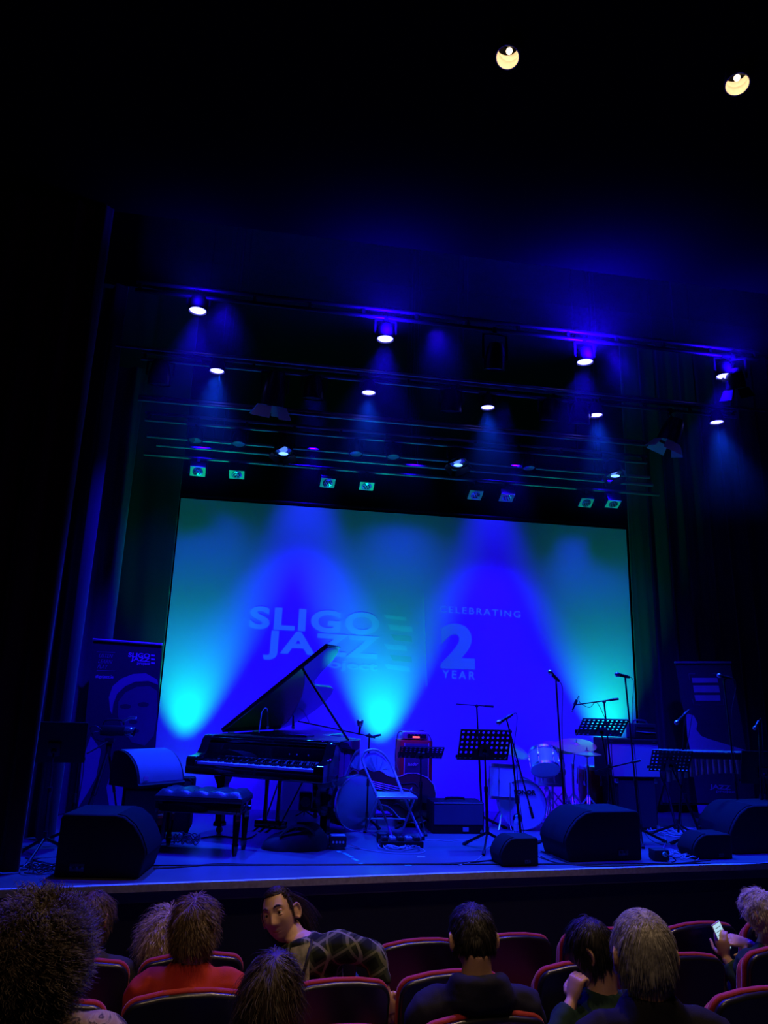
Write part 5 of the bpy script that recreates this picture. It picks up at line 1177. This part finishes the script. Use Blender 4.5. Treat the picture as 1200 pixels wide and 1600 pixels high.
seat('B', -.75, 'second-row seat at far left, only its red corner showing beside the curly head')
seat('B', -.215, 'second-row seat that the person in the red shirt sits in')
seat('B', .385, 'second-row seat whose dark back stands before the plaid shirt')
seat('B', .905, 'second-row seat left of the man in the navy hoodie')
seat('B', 1.56, 'second-row seat right of the navy hoodie, behind the hand at the face')
seat('B', 2.08, 'second-row seat right of the grey-haired man')
seat('B', 2.70, 'second-row seat that the person holding the phone sits in')
seat('C', .30, 'third-row seat at the bottom edge below the plaid shirt')
seat('C', .86, 'third-row seat that the man in the navy hoodie sits in')
seat('C', 2.05, 'third-row seat at the bottom right corner')

# ================================================================== THE AUDIENCE
def sm(a, b, x):
    t = max(0., min(1., (x - a) / (b - a))); return t * t * (3 - 2 * t)
def head_pt(dx, dy, dz, face=1.):
    """unit direction -> point on the head (x right, y forward, z up), metres"""
    x, y, z = dx * .074, dy * .094, dz * .116
    if z < 0:
        t = -z / .116
        x *= 1 - .30 * t ** 1.6; 
        if y < 0: y *= 1 - .42 * t
        else: y *= 1 - .10 * t
    if dy > 0:
        f = sm(.15, .8, dy)
        y *= 1 - .05 * f
        g = lambda c, s_: math.exp(-((c / s_) ** 2))
        nz = sm(-.046, -.034, z) * (1 - sm(-.03, .034, z)) if z > -.046 else 0
        y += face * f * .021 * g(x, .010 + .006 * sm(.0, -.03, z)) * nz
        y += face * f * .005 * g(x, .020) * g(z + .030, .012)
        y -= face * f * .011 * g(abs(x) - .032, .016) * g(z - .014, .012)
        y += face * f * .005 * g(abs(x) - .028, .022) * g(z - .034, .009)
        y += face * f * .006 * g(x, .022) * (g(z + .057, .005) + g(z + .068, .006))
        y -= face * f * .004 * g(x, .024) * g(z + .0625, .0025)
        y += face * f * .010 * g(x, .022) * g(z + .094, .016)
        y += face * f * .004 * g(abs(x) - .045, .018) * g(z + .018, .02)
    return V((x, y, z))
def head_mesh(mb, mx, face=1., nu=72, nv=56):
    vs = []; fs = []
    for j in range(1, nv):
        th = PI * j / nv
        for i in range(nu):
            a = 2 * PI * i / nu; vs.append(head_pt(math.sin(th) * math.cos(a), math.sin(th) * math.sin(a), math.cos(th), face))
    vs.append(head_pt(0, 0, 1)); vs.append(head_pt(0, 0, -1)); T = len(vs) - 2
    for j in range(nv - 2):
        for i in range(nu): a = j * nu + i; b = j * nu + (i + 1) % nu; fs.append((a, a + nu, b + nu, b))
    for i in range(nu): fs.append((T, i, (i + 1) % nu)); fs.append((T + 1, (nv - 2) * nu + (i + 1) % nu, (nv - 2) * nu + i))
    mb.add(vs, fs, mx)
    for s_ in (-1, 1):                                                   # ears
        e = Matrix.Translation((s_ * .077, -.008, -.006)) @ Matrix.Rotation(s_ * .35, 4, 'Z')
        mb.ball((0, 0, 0), (.010, .019, .032), 14, mx=None) if False else mb.add(*ball_vf((.010, .019, .032)), mx @ e)
        mb.tube([mx @ e @ V(p) for p in ((s_ * .006, .010, -.022), (s_ * .010, -.006, -.03), (s_ * .013, -.019, -.008), (s_ * .014, -.016, .018), (s_ * .012, .0, .031), (s_ * .006, .012, .02))], .0055, 6, smooth=3)
def ball_vf(rr, seg=14):
    m = MB(); m.ball((0, 0, 0), rr, seg); return m.v, m.f
def hand(mb, wrist, d, n, side=1, curl=.5, scale=1., point=False):
    """palm from the wrist along d, palm facing n; fingers curl toward n; thumb on the side"""
    d = V(d).normalized(); n = V(n); n = (n - d * n.dot(d)).normalized(); s_ = d.cross(n) * side
    w = V(wrist); k = scale
    mb.tube([w - d * .02, w + d * .02 * k, w + d * .05 * k, w + d * .085 * k, w + d * .095 * k], [(.022 * k, .018 * k), (.028 * k, .015 * k), (.038 * k, .015 * k), (.040 * k, .013 * k), (.034 * k, .009 * k)], 12) if False else None
    # palm as a flattened slab in the s_-d plane
    rows = [(-.015, .022, .016), (.015, .028, .016), (.045, .038, .016), (.075, .041, .014), (.090, .038, .011)]
    vs = []; fs = []; seg = 16
    for a, rw, rt in rows:
        for q in range(seg):
            an = 2 * PI * q / seg; vs.append(w + d * a * k + s_ * rw * k * math.cos(an) + n * rt * k * math.sin(an))
    for r_ in range(len(rows) - 1):
        for q in range(seg): a = r_ * seg + q; b = r_ * seg + (q + 1) % seg; fs.append((a, b, b + seg, a + seg))
    fs.append(tuple(reversed(range(seg)))); fs.append(tuple((len(rows) - 1) * seg + q for q in range(seg))); mb.add(vs, fs)
    for f, (off, ln) in enumerate(((-.030, .062), (-.010, .074), (.011, .079), (.031, .070))):
        c = curl * (1.0 if not (point and f == 3) else .25)
        p = w + d * .082 * k + s_ * off * k; pts = [p]; ang = c * .7
        for seg_l in (.45, .32, .23):
            dirv = d * math.cos(ang) + n * math.sin(ang); p = p + dirv * ln * seg_l * k; pts.append(p); ang += c * 1.15
        mb.tube(pts, [.0095 * k, .0088 * k, .008 * k, .0062 * k], 8, smooth=2)
    p = w + d * .02 * k + s_ * .03 * k; a1 = (d * .55 + s_ * .75 + n * .35).normalized(); a2 = (d * .85 + s_ * .25 + n * .55 * curl).normalized()
    mb.tube([p, p + a1 * .036 * k, p + a1 * .036 * k + a2 * .030 * k, p + a1 * .036 * k + a2 * .054 * k], [.013 * k, .011 * k, .0095 * k, .007 * k], 8, smooth=2)
def ering(mb, rings, up=V((0, 0, 1))):
    """loft of ellipses: (centre, right vector*rx, forward vector*ry)"""
    seg = 24; vs = []; fs = []
    for c, a, b in rings:
        for q in range(seg): t = 2 * PI * q / seg; vs.append(c + a * math.cos(t) + b * math.sin(t))
    for r_ in range(len(rings) - 1):
        for q in range(seg): i = r_ * seg + q; j = r_ * seg + (q + 1) % seg; fs.append((i, j, j + seg, i + seg))
    fs.append(tuple(reversed(range(seg)))); fs.append(tuple((len(rings) - 1) * seg + q for q in range(seg))); mb.add(vs, fs)

def scalp(rx, n, rnd, region):
    out = []
    while len(out) < n:
        z = rnd.uniform(-1, 1); a = rnd.uniform(0, 2 * PI); r = math.sqrt(1 - z * z); d = V((r * math.cos(a), r * math.sin(a), z))
        if region(d): out.append(d)
    return out
def person(name, label, H, yaw, pitch, roll, skin, shirt, hair, fl, hipy=-.0, torso_yaw=None, shoulder=.19, lean=V((0, 0, 0)), arms=None, sleeves=True, collar=.0, hood=False, eyes=False, hairspec=None, vox=.006, cvox=.011, group=None, hscale=1., neckfwd=.03, hipx=0., sh_at=None, tilt=0., drop=.182):
    """seated figure: H is the centre of the head in the world, fl the floor height"""
    ty = yaw if torso_yaw is None else torso_yaw
    hip = V((H.x + lean.x * -1 + hipx, H.y + .07, fl + .52)); t = thing(name, label, 'person', (hip.x, hip.y, fl), group=group)
    HM = Matrix.Translation(H) @ Euler((pitch, roll, yaw), 'XYZ').to_matrix().to_4x4()
    if True:
        HM = Matrix.Translation(H) @ Matrix.Rotation(yaw, 4, 'Z') @ Matrix.Rotation(pitch, 4, 'X') @ Matrix.Rotation(roll, 4, 'Y') @ Matrix.Scale(hscale, 4)
    rt = V((math.cos(ty) * math.cos(tilt), math.sin(ty) * math.cos(tilt), math.sin(tilt))); fw = V((-math.sin(ty), math.cos(ty), 0)); up = V((0, 0, 1))
    nb = HM @ V((0, -.028, -.07))                                   # where the neck meets the skull
    sh = V((H.x, H.y, H.z)) - V((0, 0, drop)) - fw * neckfwd; sh = V(sh_at) if sh_at is not None else sh
    chin = sh + V((0, 0, .035))
    sp_ = lambda k: hip.lerp(sh, k)
    mb = MB(); head_mesh(mb, HM, 1.)
    ering(mb, [(nb + V((0, 0, .03)), rt * .052, fw * .055), (nb.lerp(chin, .35), rt * .055, fw * .057), (nb.lerp(chin, .8), rt * .060, fw * .060), (sh + V((0, 0, .01)), rt * .10, fw * .075), (sh - V((0, 0, .03)), rt * .155, fw * .085), (sp_(.8), rt * .165, fw * .105), (sp_(.45), rt * .14, fw * .10), (sp_(.15), rt * .155, fw * .115), (sp_(-.15), rt * .17, fw * .12)])
    A = {}
    for s_, nm in ((-1, 'L'), (1, 'R')):
        s0 = sh + rt * s_ * shoulder * .86 - V((0, 0, .045)); 
        if arms and nm in arms: el, wr = [V(p) for p in arms[nm][:2]]
        else: el = s0 + rt * s_ * .05 - V((0, 0, .27)) + fw * .06; wr = el + fw * .20 - rt * s_ * .10 - V((0, 0, .02))
        A[nm] = (s0, el, wr)
        mb.tube([sh + rt * s_ * .08 - V((0, 0, .03)), s0, s0.lerp(el, .5), el, el.lerp(wr, .35), wr], [.055, .054, .043, .037, .036, .024], 14, smooth=3)
        if arms and nm in arms and len(arms[nm]) > 2: hd = arms[nm][2]; hand(mb, wr, hd[0], hd[1], hd[2], hd[3], point=hd[4] if len(hd) > 4 else False)
        else: hand(mb, wr, (wr - el) - V((0, 0, .05)), (0, 0, -1), -s_, .35)
    legs = []
    for s_ in (-1, 1):
        h0 = hip + rt * s_ * .09 - V((0, 0, .02)); kn = h0 + fw * .36 - V((0, 0, .0)); kn.z = fl + .50; ft = kn + fw * .02; ft.z = fl + .08
        legs.append((h0, kn, ft)); mb.tube([h0, h0.lerp(kn, .5), kn, kn.lerp(ft, .35), ft], [.08, .075, .055, .05, .035], 12, smooth=2)
    body = mb.build('body', skin, t, world=True, angle=180)
    md = body.modifiers.new('r', 'REMESH'); md.mode = 'VOXEL'; md.voxel_size = vox; md.use_smooth_shade = True
    sm_ = body.modifiers.new('s', 'SMOOTH'); sm_.iterations = 2; sm_.factor = .5
    # clothing
    mb = MB(); e = .016
    ering(mb, [(sh + V((0, 0, .04 + collar)) + (nb - sh) * .12, rt * (.066), fw * (.068)), (sh + V((0, 0, .012)), rt * (.10 + e), fw * (.082)), (sh - V((0, 0, .035)), rt * (.160 + e), fw * (.092 + e)), (sp_(.8), rt * (.172 + e), fw * (.112 + e)), (sp_(.45), rt * (.15 + e), fw * (.115 + e)), (sp_(.15), rt * (.165 + e), fw * (.13 + e)), (sp_(-.08), rt * (.18 + e), fw * (.13 + e))])
    for nm, s_ in (('L', -1), ('R', 1)):
        s0, el, wr = A[nm]; cuff = wr.lerp(el, .12 if sleeves is True else sleeves)
        mb.tube([sh + rt * s_ * .07 - V((0, 0, .03)), s0, s0.lerp(el, .5), el, el.lerp(cuff, .5), cuff], [.064, .068, .060, .054, .048, .040], 14, smooth=3)
    if hood:
        for k in range(3):
            pts = [sh + rt * math.cos(a) * (.085 + .012 * k) + fw * (math.sin(a) * .085 - .02) + V((0, 0, .045 - .028 * k - .02 * math.sin(a))) for a in [PI * 1.08 * q / 10 + PI * .96 for q in range(11)]]
            mb.tube(pts, .032, 10, smooth=2)
    sh_o = mb.build('shirt', shirt, t, world=True, angle=180)
    md = sh_o.modifiers.new('r', 'REMESH'); md.mode = 'VOXEL'; md.voxel_size = cvox; md.use_smooth_shade = True
    tex = bpy.data.textures.get('folds') or bpy.data.textures.new('folds', 'CLOUDS'); tex.noise_scale = .11
    dm = sh_o.modifiers.new('d', 'DISPLACE'); dm.texture = tex; dm.strength = .03; dm.mid_level = .5; dm.texture_coords = 'LOCAL'
    sm_ = sh_o.modifiers.new('s', 'SMOOTH'); sm_.iterations = 3
    mb = MB(); ering(mb, [(hip + V((0, 0, .06)), rt * .185, fw * .145), (hip - V((0, 0, .04)), rt * .19, fw * .15), (hip - V((0, 0, .09)), rt * .16, fw * .13)])
    for h0, kn, ft in legs: mb.tube([h0, h0.lerp(kn, .5), kn, kn.lerp(ft, .4), ft], [.095, .088, .070, .062, .055], 14, smooth=2)
    tr_ = mb.build('trousers', 'jeans', t, world=True, angle=180); md = tr_.modifiers.new('r', 'REMESH'); md.mode = 'VOXEL'; md.voxel_size = .014; md.use_smooth_shade = True
    for h0, kn, ft in legs:
        mb = MB(); mb.tube([ft - fw * .06 + V((0, 0, -.045)), ft + V((0, 0, -.03)), ft + fw * .10 + V((0, 0, -.05)), ft + fw * .18 + V((0, 0, -.06))], [.034, .04, .034, .02], 12, smooth=3); mb.build('shoe', 'shoe', t, world=True)
    if eyes:
        for s_ in (-1, 1):
            mb = MB(); mb.add(*ball_vf((.0125, .0125, .0115), 20), HM @ Matrix.Translation((s_ * .031, .0690, .012))); o = mb.build('eye', 'eye', t, world=True)
            mb = MB(); mb.add(*ball_vf((.0062, .003, .0062), 14), HM @ Matrix.Translation((s_ * .031 - .002, .0800, .0105))); mb.build('iris', 'iris', o, world=True)
            mb = MB(); mb.tube([HM @ (head_pt(*V((x * s_, y, z)).normalized()) * 1.0 + V((0, .006, 0))) for x, y, z in ((.18, .95, .29), (.35, .88, .36), (.52, .8, .35), (.68, .68, .27))], [(.002, .0018), (.0035, .0025), (.003, .0022), (.001, .001)], 6, smooth=3); mb.build('eyebrow', 'brow', t, world=True)
            mb = MB(); mb.add(*ball_vf((.0145, .0132, .0105), 20), HM @ Matrix.Translation((s_ * .031, .0685, .0175))); mb.add(*ball_vf((.0145, .0130, .0085), 20), HM @ Matrix.Translation((s_ * .031, .0685, .0010))); mb.build('eyelid', skin, t, world=True)
        mb = MB(); mb.tube([HM @ (head_pt(x, math.sqrt(1 - x * x - .29), -.54) + V((0, .0015, .001 + .012 * x * x * 4))) for x in (-.30, -.18, -.07, 0, .07, .18, .30)], [(.002, .0015), (.0035, .003), (.004, .0035), (.0038, .003), (.004, .0035), (.0035, .003), (.002, .0015)], 6, smooth=2); mb.build('mouth', 'lip', t, world=True)
    # hair: a cap plus many ribbons
    hs = dict(n=1600, length=.07, curl=0., out=.25, down=1., width=.004, hairline=.45, low=-.25, puff=1.07, seed=1, back=.0, longback=None, wave=0., thick=1., part=False, pony=None, jit=.14, clump=5., twist=1.25)
    hs.update(hairspec or {}); rnd = random.Random(hs['seed'])
    def region(d): return (d.z > hs['hairline'] + (.0 if d.y > .3 else -.9)) if d.y > .45 else (d.z > (hs['low'] if d.y < .0 else hs['low'] + (.15 - hs['low']) * min(1, d.y / .45)))
    mb = MB(); nu, nv = 48, 36; vs = []; fs = []; ok = []
    for j in range(nv + 1):
        th = PI * j / nv
        for i in range(nu):
            a = 2 * PI * i / nu; d = V((math.sin(th) * math.cos(a), math.sin(th) * math.sin(a), math.cos(th))); ok.append(region(d))
            k = hs['puff'] + .02 * noise.noise(d * 6 + V((hs['seed'], 0, 0))); p = head_pt(d.x, d.y, d.z, 0) * k; vs.append(HM @ p)
    n_out = len(vs); vs += [HM @ (HM.inverted() @ v * .97) for v in vs]
    for j in range(nv):
        for i in range(nu):
            q = (j * nu + i, j * nu + (i + 1) % nu, (j + 1) * nu + (i + 1) % nu, (j + 1) * nu + i)
            if all(ok[x] for x in q): fs.append(tuple(reversed(q)))
    mb.add(vs[:n_out], fs)
    inv = HM.inverted(); hp = HM.to_3x3()
    grav = (inv.to_3x3() @ V((0, 0, -1))).normalized()
    for d in scalp(1, hs['n'], rnd, region):
        p = head_pt(d.x, d.y, d.z, 0) * (hs['puff'] - .02); L = hs['length'] * rnd.uniform(.6, 1.15)
        if hs['longback'] and d.y < .25 and d.z < .7: L = hs['longback'] * rnd.uniform(.8, 1.1)
        nrm = d.normalized(); tang = (grav - nrm * grav.dot(nrm)); tang = tang.normalized() if tang.length > .05 else V((rnd.uniform(-1, 1), rnd.uniform(-1, 0), 0))
        comb = V((0, -1, 0)) * hs['back']; cr_out = (nrm - V((0, -.45, .88))); cr_out = cr_out - nrm * cr_out.dot(nrm)
        tang = (tang * .6 + (cr_out.normalized() if cr_out.length > .05 else V((rnd.uniform(-1, 1), rnd.uniform(-1, 0), 0))) * .9 * max(0, nrm.z + .3)).normalized()
        side = nrm.cross(tang).normalized(); pts = []; st = 14 if hs['curl'] else 6; ph = rnd.uniform(0, 6.28); cr = hs['curl'] * rnd.uniform(.5, 1.2)
        cl = noise.noise_vector(nrm * hs['clump'] + V((hs['seed'], 0, 0)))
        jit = V((rnd.gauss(0, 1), rnd.gauss(0, 1), rnd.gauss(0, 1))) * hs['jit'] + cl * .9
        pos = p.copy(); v_ = (nrm * hs['out'] * 1.2 + tang * hs['down'] * .8 + comb + jit * .6)
        for k in range(st + 1):
            pts.append(pos.copy()); f = k / st
            v_ = v_ * .6 + (tang * .35 + grav * hs['down'] * (.2 + f) + nrm * hs['out'] + comb * (1 - f) + jit * .3) * .7
            pos = pos + v_.normalized() * L / st
            if pos.length < 1e-6: continue
            dd = pos.normalized(); sp2 = head_pt(dd.x, dd.y, dd.z, 0)
            if pos.length < sp2.length * (hs['puff'] - .02): pos = dd * sp2.length * (hs['puff'] - .02 + .04 * rnd.random())
        out_ = []
        tw = hs['twist']
        for k, q in enumerate(pts):
            f = k / st; ww = cr * min(1, f * 3) * .5 + hs['wave'] * f
            out_.append(q + side * math.sin(ph + k * (tw if hs['curl'] else 1.0)) * ww + nrm * math.cos(ph + k * (tw if hs['curl'] else 1.0)) * ww)
        n0 = len(mb.v); wd = hs['width'] * rnd.uniform(.6, 1.2)
        for k, q in enumerate(out_):
            wk = wd * (1 - .75 * (k / st) ** 2) / 2; sd_ = (side + nrm * .25 * math.sin(ph)).normalized()
            mb.v.append(tuple(HM @ (q - sd_ * wk))); mb.v.append(tuple(HM @ (q + nrm * wk * .5))); mb.v.append(tuple(HM @ (q + sd_ * wk)))
        for k in range(st): a = n0 + 3 * k; mb.f.append((a, a + 1, a + 4, a + 3)); mb.f.append((a + 1, a + 2, a + 5, a + 4))
    h_o = mb.build('hair', hair, t, world=True, angle=180)
    return t, HM, dict(sh=sh, rt=rt, fw=fw, hip=hip)

FA, FB, FC, FD = 0., .05, .13, .22
# nearest left: big curly dark hair and patterned shawl
H = atl(58, 1500, -3.95); person('person', 'person with a large mass of dark curly hair and a patterned shawl, lower left', H, .1, 0, 0, 'skin', 'paisley', 'h_dark', FD, shoulder=.20, lean=V((0, .02, 0)), hairspec=dict(n=7500, length=.085, curl=.018, out=.40, down=.5, width=.0032, low=-.42, puff=1.12, seed=3, hairline=.3, clump=9), hscale=.93, drop=.135)
# front row, short dark hair
H = atl(145, 1436, -1.85); person('person', 'person with short tousled dark hair in the front row at left', H, -.5, -.15, -.1, 'skinp', 'darkgrey', 'h_brown', FA, torso_yaw=0, lean=V((0, .02, 0)), hairspec=dict(n=4500, length=.075, out=.14, down=1.0, low=-.55, puff=1.07, seed=5, wave=.004, width=.0032), hscale=.97)
H = atl(262, 1462, -1.8); person('person', 'person with curly fair hair in the front row, mostly hidden behind the red shirt', H, .1, 0, 0, 'skinp', 'darkgrey', 'h_blonde', FA, lean=V((0, .02, 0)), hairspec=dict(n=5000, length=.16, curl=.014, out=.3, down=.9, width=.003, low=-.8, puff=1.1, seed=7), hscale=.95)
H = atl(304, 1448, -2.42); person('person', 'person in a red shirt with wavy brown hair', H, -.25, -.05, 0, 'skin', 'redshirt', 'h_brown', FB, torso_yaw=-.02, shoulder=.215, lean=V((.02, .03, 0)), collar=.012, hairspec=dict(n=5500, length=.085, out=.18, down=.8, low=-.6, puff=1.09, seed=9, wave=.008, width=.0035, clump=4, jit=.1), hscale=.98)
# plaid shirt man, turned round to face the stalls, leaning to his right with an arm over the seat
H = atl(437, 1429, -2.35)
shp = atl(474, 1482, -2.42)
elb = atl(585, 1495, -2.50) ; wr = atl(601, 1548, -2.56)
elL = shp + V((-.25, .02, -.30)); wrL = elL + V((.05, -.15, -.08))
t, HM, J = person('person', 'smiling person in a plaid flannel shirt, long dark hair, turned to face the stalls', H, PI - .42, .12, .36, 'skinp', 'plaid', 'h_dark', FB, torso_yaw=PI - .25, shoulder=.22, lean=V((0, .02, 0)), hipx=.17, sh_at=shp, tilt=-.33, neckfwd=-.0, eyes=True, vox=.0038,
    arms={'L': (elb, wr, ((.25, -.05, -1), (0, .6, 0), 1, .3)), 'R': (elL, wrL)}, hairspec=dict(n=3500, length=.03, longback=.24, out=.0, down=.7, back=1.2, low=-.6, puff=1.04, seed=12, width=.003, hairline=.70, jit=.04), hscale=.98)
# t-shirt front and lanyard
sh = J['sh']; f = J['fw']; r_ = J['rt']
mb = MB(); pts = [(-.045, .05), (-.05, -.02), (-.055, -.15), (-.06, -.30), (.06, -.30), (.055, -.15), (.05, -.02), (.045, .05)]
vs = []; fs = []
for k, (z, hw, dep) in enumerate(((.035, .045, .088), (-.02, .05, .112), (-.10, .055, .130), (-.2, .06, .135), (-.30, .06, .138))):
    for q in range(7): a = -1 + q / 3; vs.append(sh + r_ * a * hw + f * (dep - .012 * a * a) + V((0, 0, z)))
for k in range(4):
    for q in range(6): i = k * 7 + q; fs.append((i, i + 1, i + 8, i + 7))
n = len(vs); vs += [v - f * .01 for v in vs]; fs += [tuple(n + i for i in reversed(x)) for x in fs]
mb.add(vs, fs); mb.build('t_shirt', 'tee', t, world=True)
mb = MB(); mb.tube([sh + r_ * .06 + f * .06 + V((0, 0, .04)), sh + r_ * .045 + f * .122 + V((0, 0, -.03)), sh + r_ * .02 + f * .145 + V((0, 0, -.14)), sh + f * .150 + V((0, 0, -.28))], [(.007, .003)] * 4, 6, smooth=5); mb.tube([sh - r_ * .05 + f * .06 + V((0, 0, .04)), sh - r_ * .04 + f * .122 + V((0, 0, -.03)), sh - r_ * .01 + f * .145 + V((0, 0, -.14)), sh + f * .150 + V((0, 0, -.28))], [(.007, .003)] * 4, 6, smooth=5); mb.build('lanyard', 'ink', t, world=True)
# third row: long dark hair in front of the plaid shirt
H = atl(424, 1545, -3.1); person('person', 'person with long wavy dark hair low in front of the plaid shirt', H, -.35, -.2, .15, 'skin', 'brownshirt', 'h_dark', FC, torso_yaw=-.1, lean=V((0, .03, 0)), hairspec=dict(n=5000, length=.12, longback=.17, out=.03, down=1.0, low=-.8, puff=1.08, seed=15, wave=.014, width=.0035), hscale=.96, shoulder=.18)
# navy hoodie
H = atl(739, 1468, -3.12); person('person', 'person in a navy hoodie with short black hair seen from behind', H, 0., -.32, 0., 'skin', 'navy', 'h_black', FC, torso_yaw=0., shoulder=.22, drop=.165, lean=V((0, .05, 0)), hood=True, neckfwd=.055, hairspec=dict(n=6000, length=.034, out=.16, down=.7, low=-.3, puff=1.055, seed=17, width=.0028), hscale=1.0)
# dark-haired person with fist at the face
H = atl(925, 1484, -3.0); fist = atl(905, 1556, -3.05); wr = atl(893, 1566, -3.08); el = atl(876, 1600, -3.15) + V((-.04, 0, -.08))
person('person', 'dark-haired person resting a fist against the face, left of the grey-haired man', H, .95, -.28, 0, 'skin', 'darkteal', 'h_black', FC, torso_yaw=.25, lean=V((0, .04, 0)), arms={'L': (el, wr, ((.35, .1, 1), (1, .4, -.1), 1, 1.35))}, hairspec=dict(n=5000, length=.06, out=.12, down=.9, low=-.35, puff=1.07, seed=19, width=.003, hairline=.35), hscale=.98, neckfwd=.05)
# grey-haired man, nearest
H = atl(1006, 1494, -3.85); person('person', 'grey-haired person in a dark shirt, the nearest head at right', H, -.12, -.05, 0., 'skinp', 'blackshirt', 'h_grey', FD, torso_yaw=.02, shoulder=.22, drop=.160, lean=V((0, .03, 0)), collar=.02, hairspec=dict(n=9000, length=.05, out=.05, down=1.1, low=-.42, puff=1.085, seed=21, width=.0022, clump=7, jit=.1), hscale=1.02)
# person with the phone
H = atl(1190, 1428, -2.32); ph = atl(1127, 1464, -2.15)
wL = ph + V((-.0, -.03, -.095)); eL = wL + V((.06, -.10, -.17)); wR = ph + V((.135, -.04, -.02)); eR = wR + V((.16, -.12, -.16))
t, HM, J = person('person', 'silver-haired person in a dark green sweater holding up a lit phone', H, .5, -.2, 0, 'skinp', 'darkteal', 'h_silver', FB, torso_yaw=.25, shoulder=.20, lean=V((-.03, .05, 0)), arms={'L': (eL, wL, ((-.15, .15, 1), (.6, .5, 0), 1, .55)), 'R': (eR, wR, ((-.9, .2, .12), (-.2, .5, -.5), 1, .75, True))}, hairspec=dict(n=5000, length=.055, out=.2, down=.6, low=-.4, puff=1.08, seed=23, wave=.006, width=.003), hscale=.98)
# phone with its lit screen
pm = Matrix.Translation(ph) @ Matrix.Rotation(.35, 4, 'Z') @ Matrix.Rotation(.28, 4, 'Y').inverted() @ Matrix.Rotation(-.25, 4, 'X')
tph = thing('phone', 'white phone with a bright screen held up at the right edge', 'phone', ph)
mb = MB(); mb.box((0, 0, 0), (.072, .008, .15), bev=.004, mx=pm, seg=3); mb.build('casing', 'drumhead', tph, world=True)
mb = MB(); mb.box((0, -.0045, 0), (.064, .001, .138), mx=pm); scr = mb.build('screen', mat('phone_screen', (.1, .1, .1), .2, emit=(.42, .68, .85), es=1.0), tph, world=True)
mb = MB()
for k in range(6): mb.box((-.004 * (k % 3), -.0052, .05 - .018 * k), (.045 - .006 * (k % 3), .0005, .004), mx=pm)
mb.build('screen_content', mat('phone_text', (.1, .12, .14), .3, emit=(.10, .16, .20), es=1.0), scr, world=True)
mb = MB(); mb.tube([wL + V((.03 * math.cos(a), .027 * math.sin(a), -.045 + .004 * math.cos(a))) for a in [k * PI / 8 for k in range(17)]], [(.004, .009)] * 17, 6); mb.build('bracelet', 'chrome', t, world=True)
